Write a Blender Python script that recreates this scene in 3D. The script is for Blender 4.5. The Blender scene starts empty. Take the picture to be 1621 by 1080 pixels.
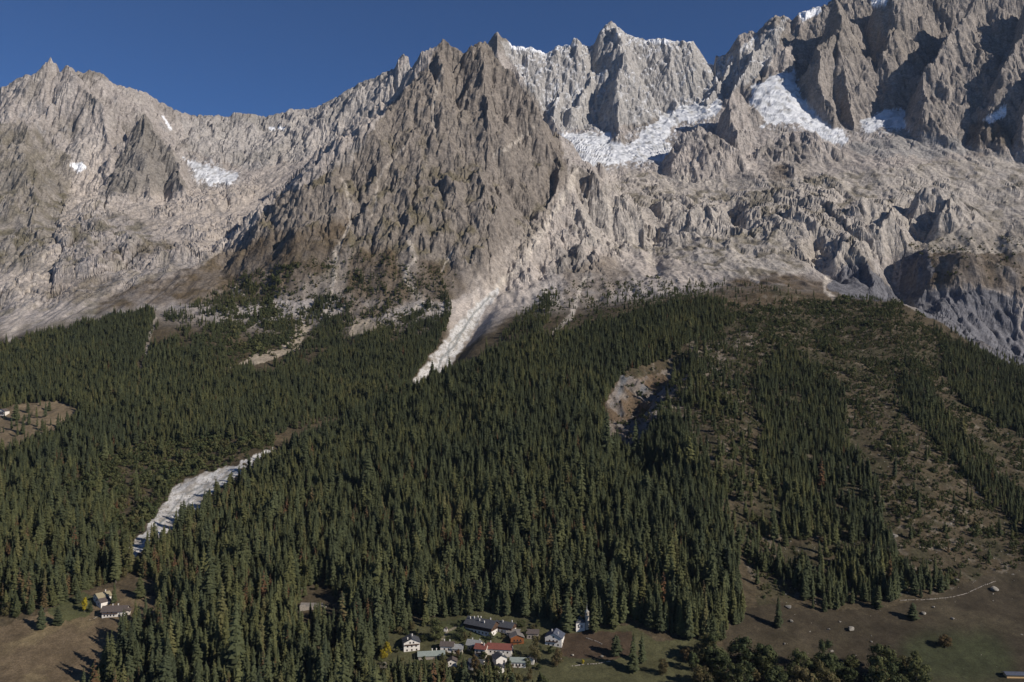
import bpy, bmesh, math, random
import numpy as np
from mathutils import Vector, Matrix

# ------------------------------------------------------------------ camera, sky, sun, exposure
scene = bpy.context.scene
F = 1351.0                       # focal length in photo pixels (photo 1621 x 1080)
CX, CY = 810.5, 540.0
cam_d = bpy.data.cameras.new("camera")
cam_d.sensor_width = 36.0
cam_d.lens = 36.0 * F / 1621.0
cam_d.clip_start = 1.0
cam_d.clip_end = 60000.0
cam = bpy.data.objects.new("camera", cam_d)
cam.location = (0, 0, 0)
cam.rotation_euler = (math.radians(90), 0, 0)
scene.collection.objects.link(cam)
scene.camera = cam

SUN_DIR = Vector((0.79, -0.44, 0.52)).normalized()     # towards the sun
SUN_EL = math.asin(SUN_DIR.z)
world = bpy.data.worlds.new("World")
scene.world = world
world.use_nodes = True
wn = world.node_tree
bg = wn.nodes["Background"]
sky = wn.nodes.new("ShaderNodeTexSky")
sky.sky_type = 'NISHITA'
sky.sun_disc = False
sky.sun_elevation = SUN_EL
sky.sun_rotation = math.atan2(SUN_DIR.x, SUN_DIR.y)
sky.altitude = 4000
sky.air_density = 1.0
sky.dust_density = 0.0
sky.ozone_density = 10.0
wn.links.new(sky.outputs[0], bg.inputs[0])
bg.inputs[1].default_value = 0.075

sun_d = bpy.data.lights.new("sun", 'SUN')
sun_d.energy = 4.6
sun_d.angle = math.radians(0.53)
sun_d.color = (1.0, 0.93, 0.84)
sun = bpy.data.objects.new("sun", sun_d)
sun.rotation_euler = SUN_DIR.to_track_quat('Z', 'Y').to_euler()
sun.location = (2000, -1500, 2500)
scene.collection.objects.link(sun)

scene.view_settings.view_transform = 'Standard'
scene.view_settings.look = 'None'
scene.view_settings.gamma = 1.0
scene.view_settings.exposure = 0.0
scene.view_settings.use_curve_mapping = False
scene.cycles.max_bounces = 5
scene.cycles.diffuse_bounces = 2
scene.cycles.transparent_max_bounces = 4

rng = np.random.default_rng(11)
random.seed(11)

# ------------------------------------------------------------------ noise
def _hash(ix, iy, seed):
    h = (ix.astype(np.int64) * 374761393 + iy.astype(np.int64) * 668265263 + seed * 1442695041) & 0xFFFFFFFF
    h = ((h ^ (h >> 13)) * 1274126177) & 0xFFFFFFFF
    h = ((h ^ (h >> 16)) * 2246822519) & 0xFFFFFFFF
    return (h ^ (h >> 15)) & 0xFFFFFFFF

def perlin(x, y, seed=0):
    ix = np.floor(x); iy = np.floor(y)
    fx = (x - ix).astype(np.float32); fy = (y - iy).astype(np.float32)
    ix = ix.astype(np.int64); iy = iy.astype(np.int64)
    u = fx * fx * fx * (fx * (fx * 6 - 15) + 10); v = fy * fy * fy * (fy * (fy * 6 - 15) + 10)
    def g(dx, dy):
        a = _hash(ix + dx, iy + dy, seed).astype(np.float32) * np.float32(2 * math.pi / 4294967296.0)
        return np.cos(a) * (fx - dx) + np.sin(a) * (fy - dy)
    a = g(0, 0); b = g(1, 0); c = g(0, 1); d = g(1, 1)
    return ((a + u * (b - a)) * (1 - v) + (c + u * (d - c)) * v) * 1.45

def fbm(x, y, octv=4, seed=0, gain=0.5, lac=2.03):
    s = 0; a = 1.0; f = 1.0; n = 0
    for i in range(octv):
        s = s + a * perlin(x * f + 13.7 * i, y * f - 7.3 * i, seed + i); n += a; a *= gain; f *= lac
    return s / n * 1.5

def ridged(x, y, octv=4, seed=0, gain=0.55, lac=2.05):
    s = 0; a = 1.0; f = 1.0; n = 0; w = 1.0
    for i in range(octv):
        r = (1 - np.abs(perlin(x * f + 5.1 * i, y * f + 9.2 * i, seed + i))) ** 2
        r = r * w; w = np.clip(r * 1.6, 0, 1)
        s = s + a * r; n += a; a *= gain; f *= lac
    return s / n

def erosion(px, py, dx, dy, seed):
    """stripes that run down the slope: value and its two derivatives"""
    ix = np.floor(px); iy = np.floor(py)
    fx = (px - ix).astype(np.float32); fy = (py - iy).astype(np.float32)
    ix = ix.astype(np.int64); iy = iy.astype(np.int64)
    va = np.zeros_like(fx); vx = np.zeros_like(fx); vy = np.zeros_like(fx); wt = np.zeros_like(fx)
    f = np.float32(2 * math.pi)
    for i in (-1, 0, 1):
        for j in (-1, 0, 1):
            h = _hash(ix - i, iy - j, seed)
            hx = (h & 0xFFFF).astype(np.float32) / 65535.0 * 0.6
            hy = (h >> 16).astype(np.float32) / 65535.0 * 0.6
            qx = fx + i - hx - 0.2; qy = fy + j - hy - 0.2
            w = np.exp(-(qx * qx + qy * qy) * 2.6)
            wt += w
            m = (qx * dx + qy * dy) * f
            va += np.cos(m) * w
            sn = -np.sin(m) * w
            vx += sn * (qx + dx); vy += sn * (qy + dy)
    wt = np.maximum(wt, 1e-4)
    return va / wt, vx / wt, vy / wt

def facets(x, y, seed, tilt=0.5, step=0.35):
    """broken planes: every cell of a jittered lattice is a tilted slab of its own (unit cells)"""
    ix = np.floor(x).astype(np.int64); iy = np.floor(y).astype(np.int64)
    fx = (x - ix).astype(np.float32); fy = (y - iy).astype(np.float32)
    b1 = np.full(fx.shape, 9.0, np.float32); out = np.zeros_like(fx)
    for i in (-1, 0, 1):
        for j in (-1, 0, 1):
            h = _hash(ix + i, iy + j, seed); h2 = _hash(ix + i, iy + j, seed + 7)
            qx = i + (h & 0xFFFF).astype(np.float32) / 65535.0 - fx; qy = j + (h >> 16).astype(np.float32) / 65535.0 - fy
            d = qx * qx + qy * qy
            m = d < b1
            b1 = np.where(m, d, b1)
            a = (h2 & 0xFFFF).astype(np.float32) * np.float32(2 * math.pi / 65535.0); o = (h2 >> 16).astype(np.float32) / 65535.0 - 0.5
            out = np.where(m, o * step - tilt * (qx * np.cos(a) + qy * np.sin(a)), out)
    return out

def slabs(x, y, seed):
    """rounded rock cushions: distance to the cell's heart, distance to its edge, a number per cell"""
    ix = np.floor(x).astype(np.int64); iy = np.floor(y).astype(np.int64)
    fx = (x - ix).astype(np.float32); fy = (y - iy).astype(np.float32)
    b1 = np.full(fx.shape, 9.0, np.float32); b2 = b1.copy(); rn = np.zeros_like(fx)
    for i in (-1, 0, 1):
        for j in (-1, 0, 1):
            h = _hash(ix + i, iy + j, seed)
            qx = i + (h & 0xFFFF).astype(np.float32) / 65535.0 - fx; qy = j + (h >> 16).astype(np.float32) / 65535.0 - fy
            d = np.sqrt(qx * qx + qy * qy); m = d < b1
            b2 = np.where(m, b1, np.minimum(b2, d)); rn = np.where(m, ((h >> 5) & 0xFFF).astype(np.float32) / 4095.0, rn); b1 = np.where(m, d, b1)
    return b1, b2 - b1, rn

def smooth(a, b, x):
    t = np.clip((x - a) / (b - a), 0, 1)
    return t * t * (3 - 2 * t)

def pchip(xs, ys, x):
    """monotone cubic, xs strictly rising"""
    xs = np.asarray(xs, float); ys = np.asarray(ys, float)
    h = np.diff(xs); d = np.diff(ys) / h
    m = np.zeros(len(xs)); m[0] = d[0]; m[-1] = d[-1]
    for k in range(1, len(xs) - 1):
        if d[k - 1] * d[k] > 0:
            w1 = 2 * h[k] + h[k - 1]; w2 = h[k] + 2 * h[k - 1]
            m[k] = (w1 + w2) / (w1 / d[k - 1] + w2 / d[k])
    i = np.clip(np.searchsorted(xs, x) - 1, 0, len(xs) - 2)
    t = np.clip((x - xs[i]) / h[i], 0, 1)
    return ((2 * t**3 - 3 * t**2 + 1) * ys[i] + (t**3 - 2 * t**2 + t) * h[i] * m[i]
            + (-2 * t**3 + 3 * t**2) * ys[i + 1] + (t**3 - t**2) * h[i] * m[i + 1])

def blur1(a, r, axis):
    k = np.exp(-0.5 * (np.arange(-3 * r, 3 * r + 1) / r) ** 2); k /= k.sum()
    p = [(0, 0)] * a.ndim; p[axis] = (3 * r, 3 * r)
    ap = np.pad(a, p, mode='edge')
    return np.apply_along_axis(lambda v: np.convolve(v, k, 'valid'), axis, ap)

# ------------------------------------------------------------------ the relief
SKYLINE = [(-260,190),(-120,165),(0,140),(40,118),(70,110),(80,96),(90,110),(95,113),(107,101),(120,115),(147,113),(163,118),(180,132),(200,138),
 (227,143),(247,157),(267,168),(297,180),(333,182),(363,184),(373,177),(400,179),(417,183),(450,178),(457,173),(477,173),(500,167),
 (527,155),(540,147),(577,127),(593,122),(608,113),(625,110),(630,93),(640,86),(647,92),(649,106),(667,104),(690,102),(720,100),(745,92),
 (765,80),(777,62),(787,46),(798,60),(810,72),(830,74),(850,78),(865,83),(883,70),(907,72),(913,62),(920,73),(940,72),(950,50),(960,38),
 (968,34),(977,40),(990,53),(1007,57),(1023,62),(1057,65),(1080,67),(1097,65),(1110,83),(1120,98),(1130,100),(1133,87),(1147,87),
 (1160,72),(1170,53),(1187,48),(1197,53),(1210,38),(1227,22),(1243,25),(1255,32),(1263,22),(1287,15),(1310,5),(1330,-12),(1400,-45),
 (1450,-70),(1520,-95),(1621,-140),(1700,-150),(1900,-120)]

# column -> (row, depth) of successive break lines: foot of frame, valley edge, lower wood, tree line, cliff foot, cliff top,
# glacier foot, foot of the summit wall, crest
COLS = {
 -260:[(1080,740),(960,850),(770,1250),(600,1900),(540,2200),(430,2800),(330,3500),(260,3900),(0,4400)],
 0:   [(1080,760),(960,870),(745,1300),(549,2000),(500,2300),(400,2900),(300,3500),(220,3950),(0,4450)],
 110: [(1080,765),(955,880),(745,1300),(528,2050),(475,2350),(385,2950),(310,3600),(245,4000),(0,4450)],
 200: [(1080,770),(950,890),(750,1290),(512,2100),(450,2450),(370,3050),(310,3650),(240,4100),(0,4550)],
 300: [(1080,770),(965,870),(775,1240),(500,2150),(430,2500),(370,3100),(310,3700),(255,4250),(0,4850)],
 400: [(1080,770),(985,850),(728,1325),(545,2000),(470,2350),(390,3000),(315,3700),(250,4300),(0,4950)],
 520: [(1080,770),(990,850),(680,1500),(560,1950),(460,2400),(360,3050),(290,3750),(230,4300),(0,4950)],
 620: [(1080,770),(990,850),(628,1650),(575,1850),(450,2450),(340,3000),(280,3700),(220,4200),(0,4850)],
 700: [(1080,770),(990,850),(590,1750),(566,1850),(460,2400),(350,2900),(290,3600),(210,4200),(0,4850)],
 790: [(1080,770),(985,850),(540,1900),(470,2300),(440,2480),(370,2900),(290,3500),(215,4200),(0,4900)],
 900: [(1080,770),(985,850),(520,1900),(470,2250),(390,2700),(320,3150),(265,3650),(208,4250),(0,4900)],
 1000:[(1080,770),(1000,830),(495,1950),(460,2300),(388,2850),(320,3250),(258,3750),(195,4300),(0,4950)],
 1130:[(1080,770),(1000,830),(475,2000),(445,2350),(380,2800),(310,3300),(245,3800),(170,4300),(0,4850)],
 1230:[(1080,770),(960,880),(465,2050),(440,2350),(385,2700),(300,3300),(228,3800),(110,4400),(0,4850)],
 1330:[(1080,770),(960,890),(470,2080),(450,2400),(385,2700),(300,3250),(225,3800),(150,4250),(0,4800)],
 1450:[(1080,770),(930,930),(505,1950),(480,2350),(400,2700),(290,3250),(208,3800),(130,4200),(0,4700)],
 1621:[(1080,770),(890,1000),(620,1750),(560,2200),(400,2700),(290,3200),(218,3700),(110,4100),(0,4500)],
 1900:[(1080,770),(850,1050),(650,1700),(590,2150),(400,2650),(290,3100),(205,3600),(80,4000),(0,4400)],
}
HILL_CREST = [(-260,960,860),(60,945,900),(150,905,1000),(200,880,1045),(250,862,1090),(320,818,1160),(400,752,1290),(470,708,1370),(540,676,1430),(600,643,1490),(660,612,1540),
 (740,583,1610),(800,550,1660),(850,533,1710),(920,510,1790),(1000,487,1860),(1060,470,1910),(1140,470,1960),(1230,462,2010),(1300,466,2020),
 (1400,474,1960),(1480,507,1860),(1540,548,1770),(1621,595,1680),(1900,670,1520)]
HILL_FOOT = [(-260,980,840),(60,965,870),(150,945,900),(250,965,870),(400,1000,830),(600,1005,825),(900,985,845),(1100,1000,830),(1200,965,880),
 (1300,965,885),(1450,935,925),(1621,895,990),(1900,850,1050)]

def line(pts, px):
    p = np.array(pts, float)
    return [pchip(p[:, 0], p[:, k], px) for k in range(1, p.shape[1])]

def W(px, py, Y):
    return np.array([(px - CX) / F * Y, Y, -(py - CY) / F * Y])

# ridges: points (px,py,depth), side slope to the left, side slope to the right, warp strength
RIDGES = [
 # central rock spur
 ([(705,62,3300),(722,72,3290),(735,84,3280),(748,80,3270),(762,62,3290),(772,70,3280),(800,105,3220),(830,140,3150),(858,175,3080),(876,210,3010),(882,245,2930),(876,285,2840),(855,330,2720),(825,375,2600),(795,425,2480)],1.15,2.4),
 ([(705,62,3300),(680,110,3210),(640,132,3140),(612,178,3060),(585,222,2990),(555,262,2920),(490,280,2880),(440,312,2820),(405,352,2740),(372,388,2640),(310,418,2520),(250,448,2430)],1.0,0.9),
 ([(705,62,3300),(700,150,3080),(690,250,2860),(680,340,2650),(670,430,2440)],0.95,0.95),
 ([(762,62,3290),(775,160,3060),(785,260,2820),(765,350,2610),(725,430,2440)],0.95,1.3),
 ([(640,132,3140),(610,240,2880),(585,340,2640),(560,420,2450)],0.95,0.9),
 ([(555,262,2920),(505,330,2720),(470,400,2500)],0.85,0.8),
 # left massif
 ([(80,96,4450),(60,180,4200),(40,240,3900),(60,320,3550),(75,400,3150)],0.95,1.05,230),
 ([(107,101,4450),(150,190,4220),(185,235,4080)],1.1,1.1,230),
 ([(228,178,4250),(225,230,4000),(222,300,3740)],1.15,1.35,230),
 ([(228,178,4250),(262,235,4080),(298,300,3780)],1.2,1.5,230),
 ([(0,190,4150),(-40,280,3700),(-60,380,3200)],0.9,0.9,230),
 ([(130,395,3050),(190,380,3080),(250,390,3020)],0.7,0.7,230),
 # summit wall ribs
 ([(968,34,4940),(990,100,4680),(985,150,4480),(972,205,4230)],1.6,1.2,140),
 ([(968,34,4940),(940,110,4660),(915,190,4300)],1.3,1.6,50),
 ([(913,62,4900),(893,130,4580),(885,195,4280)],1.5,1.5,50),
 ([(1097,67,4900),(1085,130,4600),(1070,180,4350)],1.5,1.5,50),
 ([(1147,87,4850),(1120,160,4420)],1.5,1.6,50),
 ([(1187,48,4850),(1150,125,4500),(1128,165,4330)],1.5,1.6,50),
 ([(1227,22,4850),(1205,75,4600),(1182,125,4380)],1.5,1.5,50),
 ([(1290,15,4800),(1240,75,4560),(1205,130,4370)],1.5,1.4,50),
 # right buttresses
 ([(1317,-2,4620),(1330,40,4500),(1322,75,4380),(1338,120,4280),(1345,165,4170),(1352,213,4030)],2.6,1.25,170),
 ([(1330,40,4500),(1292,70,4400),(1300,130,4240),(1318,190,4090)],2.8,1.7,170),
 ([(1166,128,4170),(1160,150,4110),(1166,185,4010),(1176,212,3910)],2.4,1.7,170),
 ([(1415,-40,4600),(1418,30,4500),(1402,80,4400),(1428,130,4280)],1.6,1.4,170),
 ([(1545,-20,4250),(1520,40,4120),(1492,95,4020),(1470,140,3930),(1468,175,3850),(1500,218,3700)],1.9,1.0,90),
 ([(1640,-20,4150),(1607,60,3990),(1580,120,3880),(1570,165,3790),(1585,205,3690)],1.9,1.1,170),
 ([(1720,0,4000),(1650,90,3850),(1615,150,3740),(1610,190,3660)],2.3,1.1,170),
 # knolls below the ice
 ([(1070,205,3830),(1100,195,3850),(1120,215,3800),(1110,245,3700)],1.5,0.8,110),
 ([(1205,232,3780),(1240,205,3830),(1275,205,3830),(1262,235,3740)],1.5,0.9,110),
 ([(1235,262,3600),(1262,300,3380)],0.7,0.6,110),
 # cliff knobs of the middle step
 ([(935,338,3180),(960,322,3220),(1000,325,3200),(1010,365,3040)],1.5,1.1,70),
 ([(1060,342,3100),(1110,335,3130),(1125,385,2920)],1.5,0.9,160),
 ([(1145,390,2860),(1180,340,3060),(1215,345,3040),(1210,405,2800)],1.7,0.9,160),
 ([(1260,330,3080),(1290,350,3000),(1285,410,2760)],1.5,0.9,160),
 ([(1330,400,2720),(1352,375,2780),(1372,405,2680),(1385,450,2520)],1.6,0.75,160),
 ([(1370,320,3080),(1420,325,3050),(1412,375,2860)],1.5,0.9,160),
 ([(1470,300,3100),(1520,310,3060),(1500,345,2920)],1.5,0.9,160),
 # grassy dome at the right, cut by a ravine
 ([(1452,392,2640),(1500,368,2700),(1560,352,2740),(1640,345,2760),(1760,340,2760)],1.7,0.5,40),
 ([(1468,405,2580),(1520,400,2540),(1580,420,2480),(1640,430,2440)],2.2,0.45,40),
 # scree fan heads above the wood
]
# ravines: points (px,py,depth at the surface), half width, depth
RAVINES = [
 ([(1062,578,1560),(1020,620,1460),(985,665,1370),(985,715,1280),(1008,760,1210),(1020,800,1150)],38,34),
 ([(1422,392,2680),(1430,440,2480),(1436,480,2330)],55,80),
 ([(905,290,3250),(868,350,2930),(832,410,2620),(775,470,2310),(725,545,1960),(672,602,1725)],40,30),
 ([(1312,400,2740),(1308,445,2520)],40,45),
 ([(1160,330,3150),(1168,380,2880)],32,40),
 ([(1040,370,3000),(1035,440,2500)],30,20),
]

def seg_field(X, Y, P, sl, sr):
    out = np.full(X.shape, -1e9, np.float32); dd = np.full(X.shape, 1e6, np.float32)
    lo, hi = P.min(0), P.max(0)
    m = np.where((X > lo[0] - 700) & (X < hi[0] + 700) & (Y > lo[1] - 700) & (Y < hi[1] + 700))
    if m[0].size == 0:
        return out, dd
    x = X[m]; y = Y[m]; best = np.full(x.shape, -1e9, np.float32); bd = np.full(x.shape, 1e6, np.float32)
    for a, b in zip(P[:-1], P[1:]):
        d = b - a; L2 = d[0]**2 + d[1]**2
        t = np.clip(((x - a[0]) * d[0] + (y - a[1]) * d[1]) / L2, 0, 1)
        qx = x - a[0] - t * d[0]; qy = y - a[1] - t * d[1]
        dist = np.sqrt(qx * qx + qy * qy)
        side = qx / (dist + 1e-3)                       # -1 left .. +1 right
        s = sl + (sr - sl) * (0.5 + 0.5 * side)
        # gentler towards the camera than behind
        best = np.maximum(best, a[2] + t * d[2] - s * dist); bd = np.minimum(bd, dist)
    out[m] = best; dd[m] = bd
    return out, dd

LAYER_BASE, LAYER_HILL, LAYER_RIDGE = 0, 1, 2
def column_lines(px):
    keys = sorted(COLS)
    K = len(COLS[keys[0]])
    PY = np.zeros((K, len(px))); YY = np.zeros((K, len(px)))
    for k in range(K):
        PY[k] = pchip(keys, [COLS[c][k][0] for c in keys], px)
        YY[k] = pchip(keys, [COLS[c][k][1] for c in keys], px)
    s = np.array(SKYLINE, float)
    PY[-1] = np.interp(px, s[:, 0], s[:, 1])
    return PY, YY

def relief(px, Y):
    """px: (C,), Y: (R,C) -> heights without fine detail, and masks"""
    C = len(px); R = Y.shape[0]
    PY, YY = column_lines(px)
    ZZ = -(PY - CY) / F * YY
    base = np.zeros((R, C), np.float32)
    for c in range(C):
        ys = np.concatenate([[420], YY[:, c], [YY[-1, c] + 350, YY[-1, c] + 1500]])
        zs = np.concatenate([[ZZ[0, c] - 30], ZZ[:, c], [ZZ[-1, c] - 420, ZZ[-1, c] - 1100]])
        base[:, c] = np.interp(Y[:, c], ys, zs) * 0.35 + pchip(ys, zs, Y[:, c]) * 0.65
    U = (px - CX) / F
    X = (U[None, :] * Y).astype(np.float32); Yf = Y.astype(np.float32)
    # forested hill in front of the torrent
    cy, cY = line(HILL_CREST, px); fy, fY = line(HILL_FOOT, px)
    cz = -(cy - CY) / F * cY; fz = -(fy - CY) / F * fY
    t = (Y - fY) / np.maximum(cY - fY, 20)
    hill = np.where(t < 1, fz + (cz - fz) * (0.86 * t + 0.14 * t * t), cz - 0.30 * (Y - cY))
    hill = np.where(t < 0, fz - 0.30 * (fY - Y), hill) - 120 * (1 - smooth(70, 170, px))
    kk = 10.0
    hh = np.clip(0.5 + 0.5 * (hill - base) / kk, 0, 1)
    Z = (base * (1 - hh) + hill * hh + kk * hh * (1 - hh)).astype(np.float32)
    layer = np.where(hill > base, 1, 0)
    # ridges, with warped ground coordinates
    wx = X + 55 * fbm(X / 420, Yf / 420, 4, 31) + 14 * fbm(X / 90, Yf / 90, 3, 41)
    wy = Yf + 55 * fbm(X / 420, Yf / 420, 4, 57) + 14 * fbm(X / 90, Yf / 90, 3, 61)
    far = smooth(2050, 2500, Yf)
    wx = X + (wx - X) * far; wy = Yf + (wy - Yf) * far
    rid = np.full(Z.shape, -1e9, np.float32); rdist = np.full(Z.shape, 1e6, np.float32)
    for q in RIDGES:
        pts, sl, sr = q[:3]; off = q[3] if len(q) > 3 else 0.0
        P = np.array([W(a, b, d - off) for a, b, d in pts], np.float32)
        v, dd = seg_field(wx, wy, P, sl, sr)
        if q in RIDGES[:2] or sl >= 1.9: rdist = np.minimum(rdist, dd)
        rid = np.maximum(rid, v)
    # rounded union
    k = 25.0
    h = np.clip(0.5 + 0.5 * (rid - Z) / k, 0, 1)
    Zn = np.where(rid > -1e8, Z * (1 - h) + rid * h + k * h * (1 - h), Z)
    layer = np.where(rid > Z + 5, 2, layer)
    Z = Zn
    for pts, hw, dp in RAVINES:
        P = np.array([W(*p) for p in pts], np.float32)
        P0 = P.copy(); P0[:, 2] = 0
        f = -seg_field(wx, wy, P0, 1.0, 1.0)[0]
        Z = Z - np.where(f < 1e8, dp * np.exp(-(f / hw) ** 2), 0)
    return X, Yf, Z.astype(np.float32), layer, rdist

# grid: columns evenly spread over the view, rows packed where the ground is seen steeply
NC, NR = 1180, 780
PXS = np.linspace(-150, 1775, NC)
def make_rows():
    pc = PXS[::6]
    Yc = np.geomspace(430, 5600, 1000)[:, None] * np.ones((1, len(pc)))
    X, Yf, Z, L, _ = relief(pc, Yc)
    py = CY - F * Z / Yf
    dpy = -np.diff(py, axis=0)
    dY = np.diff(Yf, axis=0) / Yf[:-1] * F
    w = np.where(dpy > 0, dpy, 0.15 * -dpy) + 0.10 * dY
    # what lies behind a crest needs few rows
    run = np.minimum.accumulate(py, axis=0)[:-1]
    hidden = py[1:] > run + 4
    w = np.where(hidden, 0.3 * w, w) + 0.02
    w = np.where(py[1:] > 1130, 0.25 * w, w)
    w = blur1(w, 3, 1)
    cum = np.concatenate([np.zeros((1, len(pc))), np.cumsum(w, 0)], 0)
    cum /= cum[-1]
    s = np.linspace(0, 1, NR)
    rows = np.stack([np.interp(s, cum[:, c], Yc[:, c]) for c in range(len(pc))], 1)
    return np.stack([np.interp(PXS, pc, rows[r]) for r in range(NR)], 0)

GY = make_rows()
GX, GYf, GZ0, GL, GD = relief(PXS, GY)

def gradient(X, Y, Z):
    Xi, Xj = np.gradient(X); Yi, Yj = np.gradient(Y); Zi, Zj = np.gradient(Z)
    det = Xi * Yj - Xj * Yi
    det = np.where(np.abs(det) < 1e-6, 1e-6, det)
    return (Zi * Yj - Zj * Yi) / det, (Xi * Zj - Xj * Zi) / det

PPX = np.broadcast_to(PXS[None, :], GX.shape)
PPY0 = CY - F * GZ0 / GYf

def soft_poly(pts, px, py, Y=None, yr=None, wob=3.0, freq=0.05, seed=900):
    """1 inside a polygon traced on the view of the ground, with a ragged edge"""
    p = np.array(pts, float)
    m = (px > p[:, 0].min() - 8) & (px < p[:, 0].max() + 8) & (py > p[:, 1].min() - 8) & (py < p[:, 1].max() + 8)
    if yr is not None:
        m &= (Y > yr[0]) & (Y < yr[1])
    out = np.zeros(px.shape, np.float32)
    if not m.any():
        return out
    x = px[m]; y = py[m]
    if wob:
        nx = fbm(x * freq, y * freq, 4, seed); ny = fbm(x * freq + 71, y * freq, 4, seed + 5)
        x = x + wob * nx; y = y + wob * ny
    ins = np.zeros(x.shape, bool)
    for (x0, y0), (x1, y1) in zip(p, np.roll(p, -1, 0)):
        if y0 == y1: continue
        c = ((y0 > y) != (y1 > y)) & (x < (x1 - x0) * (y - y0) / (y1 - y0) + x0)
        ins ^= c
    out[m] = ins
    return out

def soft_line(pts, px, py, width, Y=None, yr=None, wob=3.0, freq=0.06, seed=950):
    """1 near a polyline; width may change along it"""
    p = np.array([q[:2] for q in pts], float)
    w = np.array([q[2] if len(q) > 2 else width for q in pts], float)
    wm = w.max() + 8
    m = (px > p[:, 0].min() - wm) & (px < p[:, 0].max() + wm) & (py > p[:, 1].min() - wm) & (py < p[:, 1].max() + wm)
    if yr is not None:
        m &= (Y > yr[0]) & (Y < yr[1])
    out = np.zeros(px.shape, np.float32)
    if not m.any():
        return out
    x = px[m] + wob * fbm(px[m] * freq, py[m] * freq, 3, seed); y = py[m] + wob * fbm(px[m] * freq + 31, py[m] * freq, 3, seed + 3)
    best = np.full(x.shape, -1.0)
    for k in range(len(p) - 1):
        a = p[k]; d = p[k + 1] - a
        t = np.clip(((x - a[0]) * d[0] + (y - a[1]) * d[1]) / (d @ d), 0, 1)
        r = np.hypot(x - a[0] - t * d[0], y - a[1] - t * d[1])
        ww = w[k] + t * (w[k + 1] - w[k])
        best = np.maximum(best, 1 - r / ww)
    out[m] = np.clip(best * 2.2, 0, 1)
    return out

# ---- ice and snow, traced as patches of ground
ICE = [
 ([(885,207),(930,207),(950,212),(985,206),(1030,188),(1060,174),(1100,166),(1142,160),(1142,176),(1118,190),(1080,192),(1062,205),(1056,224),(1082,246),(1070,253),(1000,256),(950,263),(915,270),(900,268),(888,240)], (3300,4700)),
 ([(1192,140),(1230,110),(1259,94),(1258,120),(1264,150),(1292,175),(1312,190),(1334,205),(1343,222),(1325,229),(1300,226),(1282,206),(1265,195),(1230,197),(1205,200),(1190,207),(1196,180),(1188,160)], (3300,4800)),
 ([(1362,184),(1400,157),(1428,138),(1438,155),(1432,190),(1475,213),(1440,206),(1400,201),(1366,212)], (3300,4700)),
 ([(288,243),(305,256),(340,268),(378,275),(372,287),(335,293),(310,281)], (3300,4900)),
]
SNOW = [
 ([(108,260),(130,257),(138,267),(124,273)], (3200,4500)),
 ([(1556,190),(1592,166),(1594,183),(1566,196)], (3200,4500)),
 ([(256,183),(260,184),(273,206),(269,207)], (3200,5000)),
 ([(425,202),(434,200),(436,204),(427,206)], (3200,5200)), ([(440,201),(451,201),(448,205),(441,205)], (3200,5200)),
 ([(1372,-20),(1410,-20),(1404,9),(1380,9)], (4000,5200)),
 ([(806,68),(866,80),(864,86),(838,79),(812,78)], (4400,5200)), ([(893,68),(911,69),(910,74),(894,73)], (4400,5200)),
 ([(1024,60),(1060,63),(1058,69),(1030,67)], (4400,5200)), ([(1262,22),(1300,8),(1300,20),(1270,34)], (4400,5200)),
 ([(1118,92),(1132,96),(1130,104),(1120,103)], (4400,5200)),
]
WALL_DUST = [(785,62),(870,70),(968,34),(1100,66),(1128,100),(1250,25),(1215,110),(1130,165),(1060,185),(950,208),(885,205),(830,130)]

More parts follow.
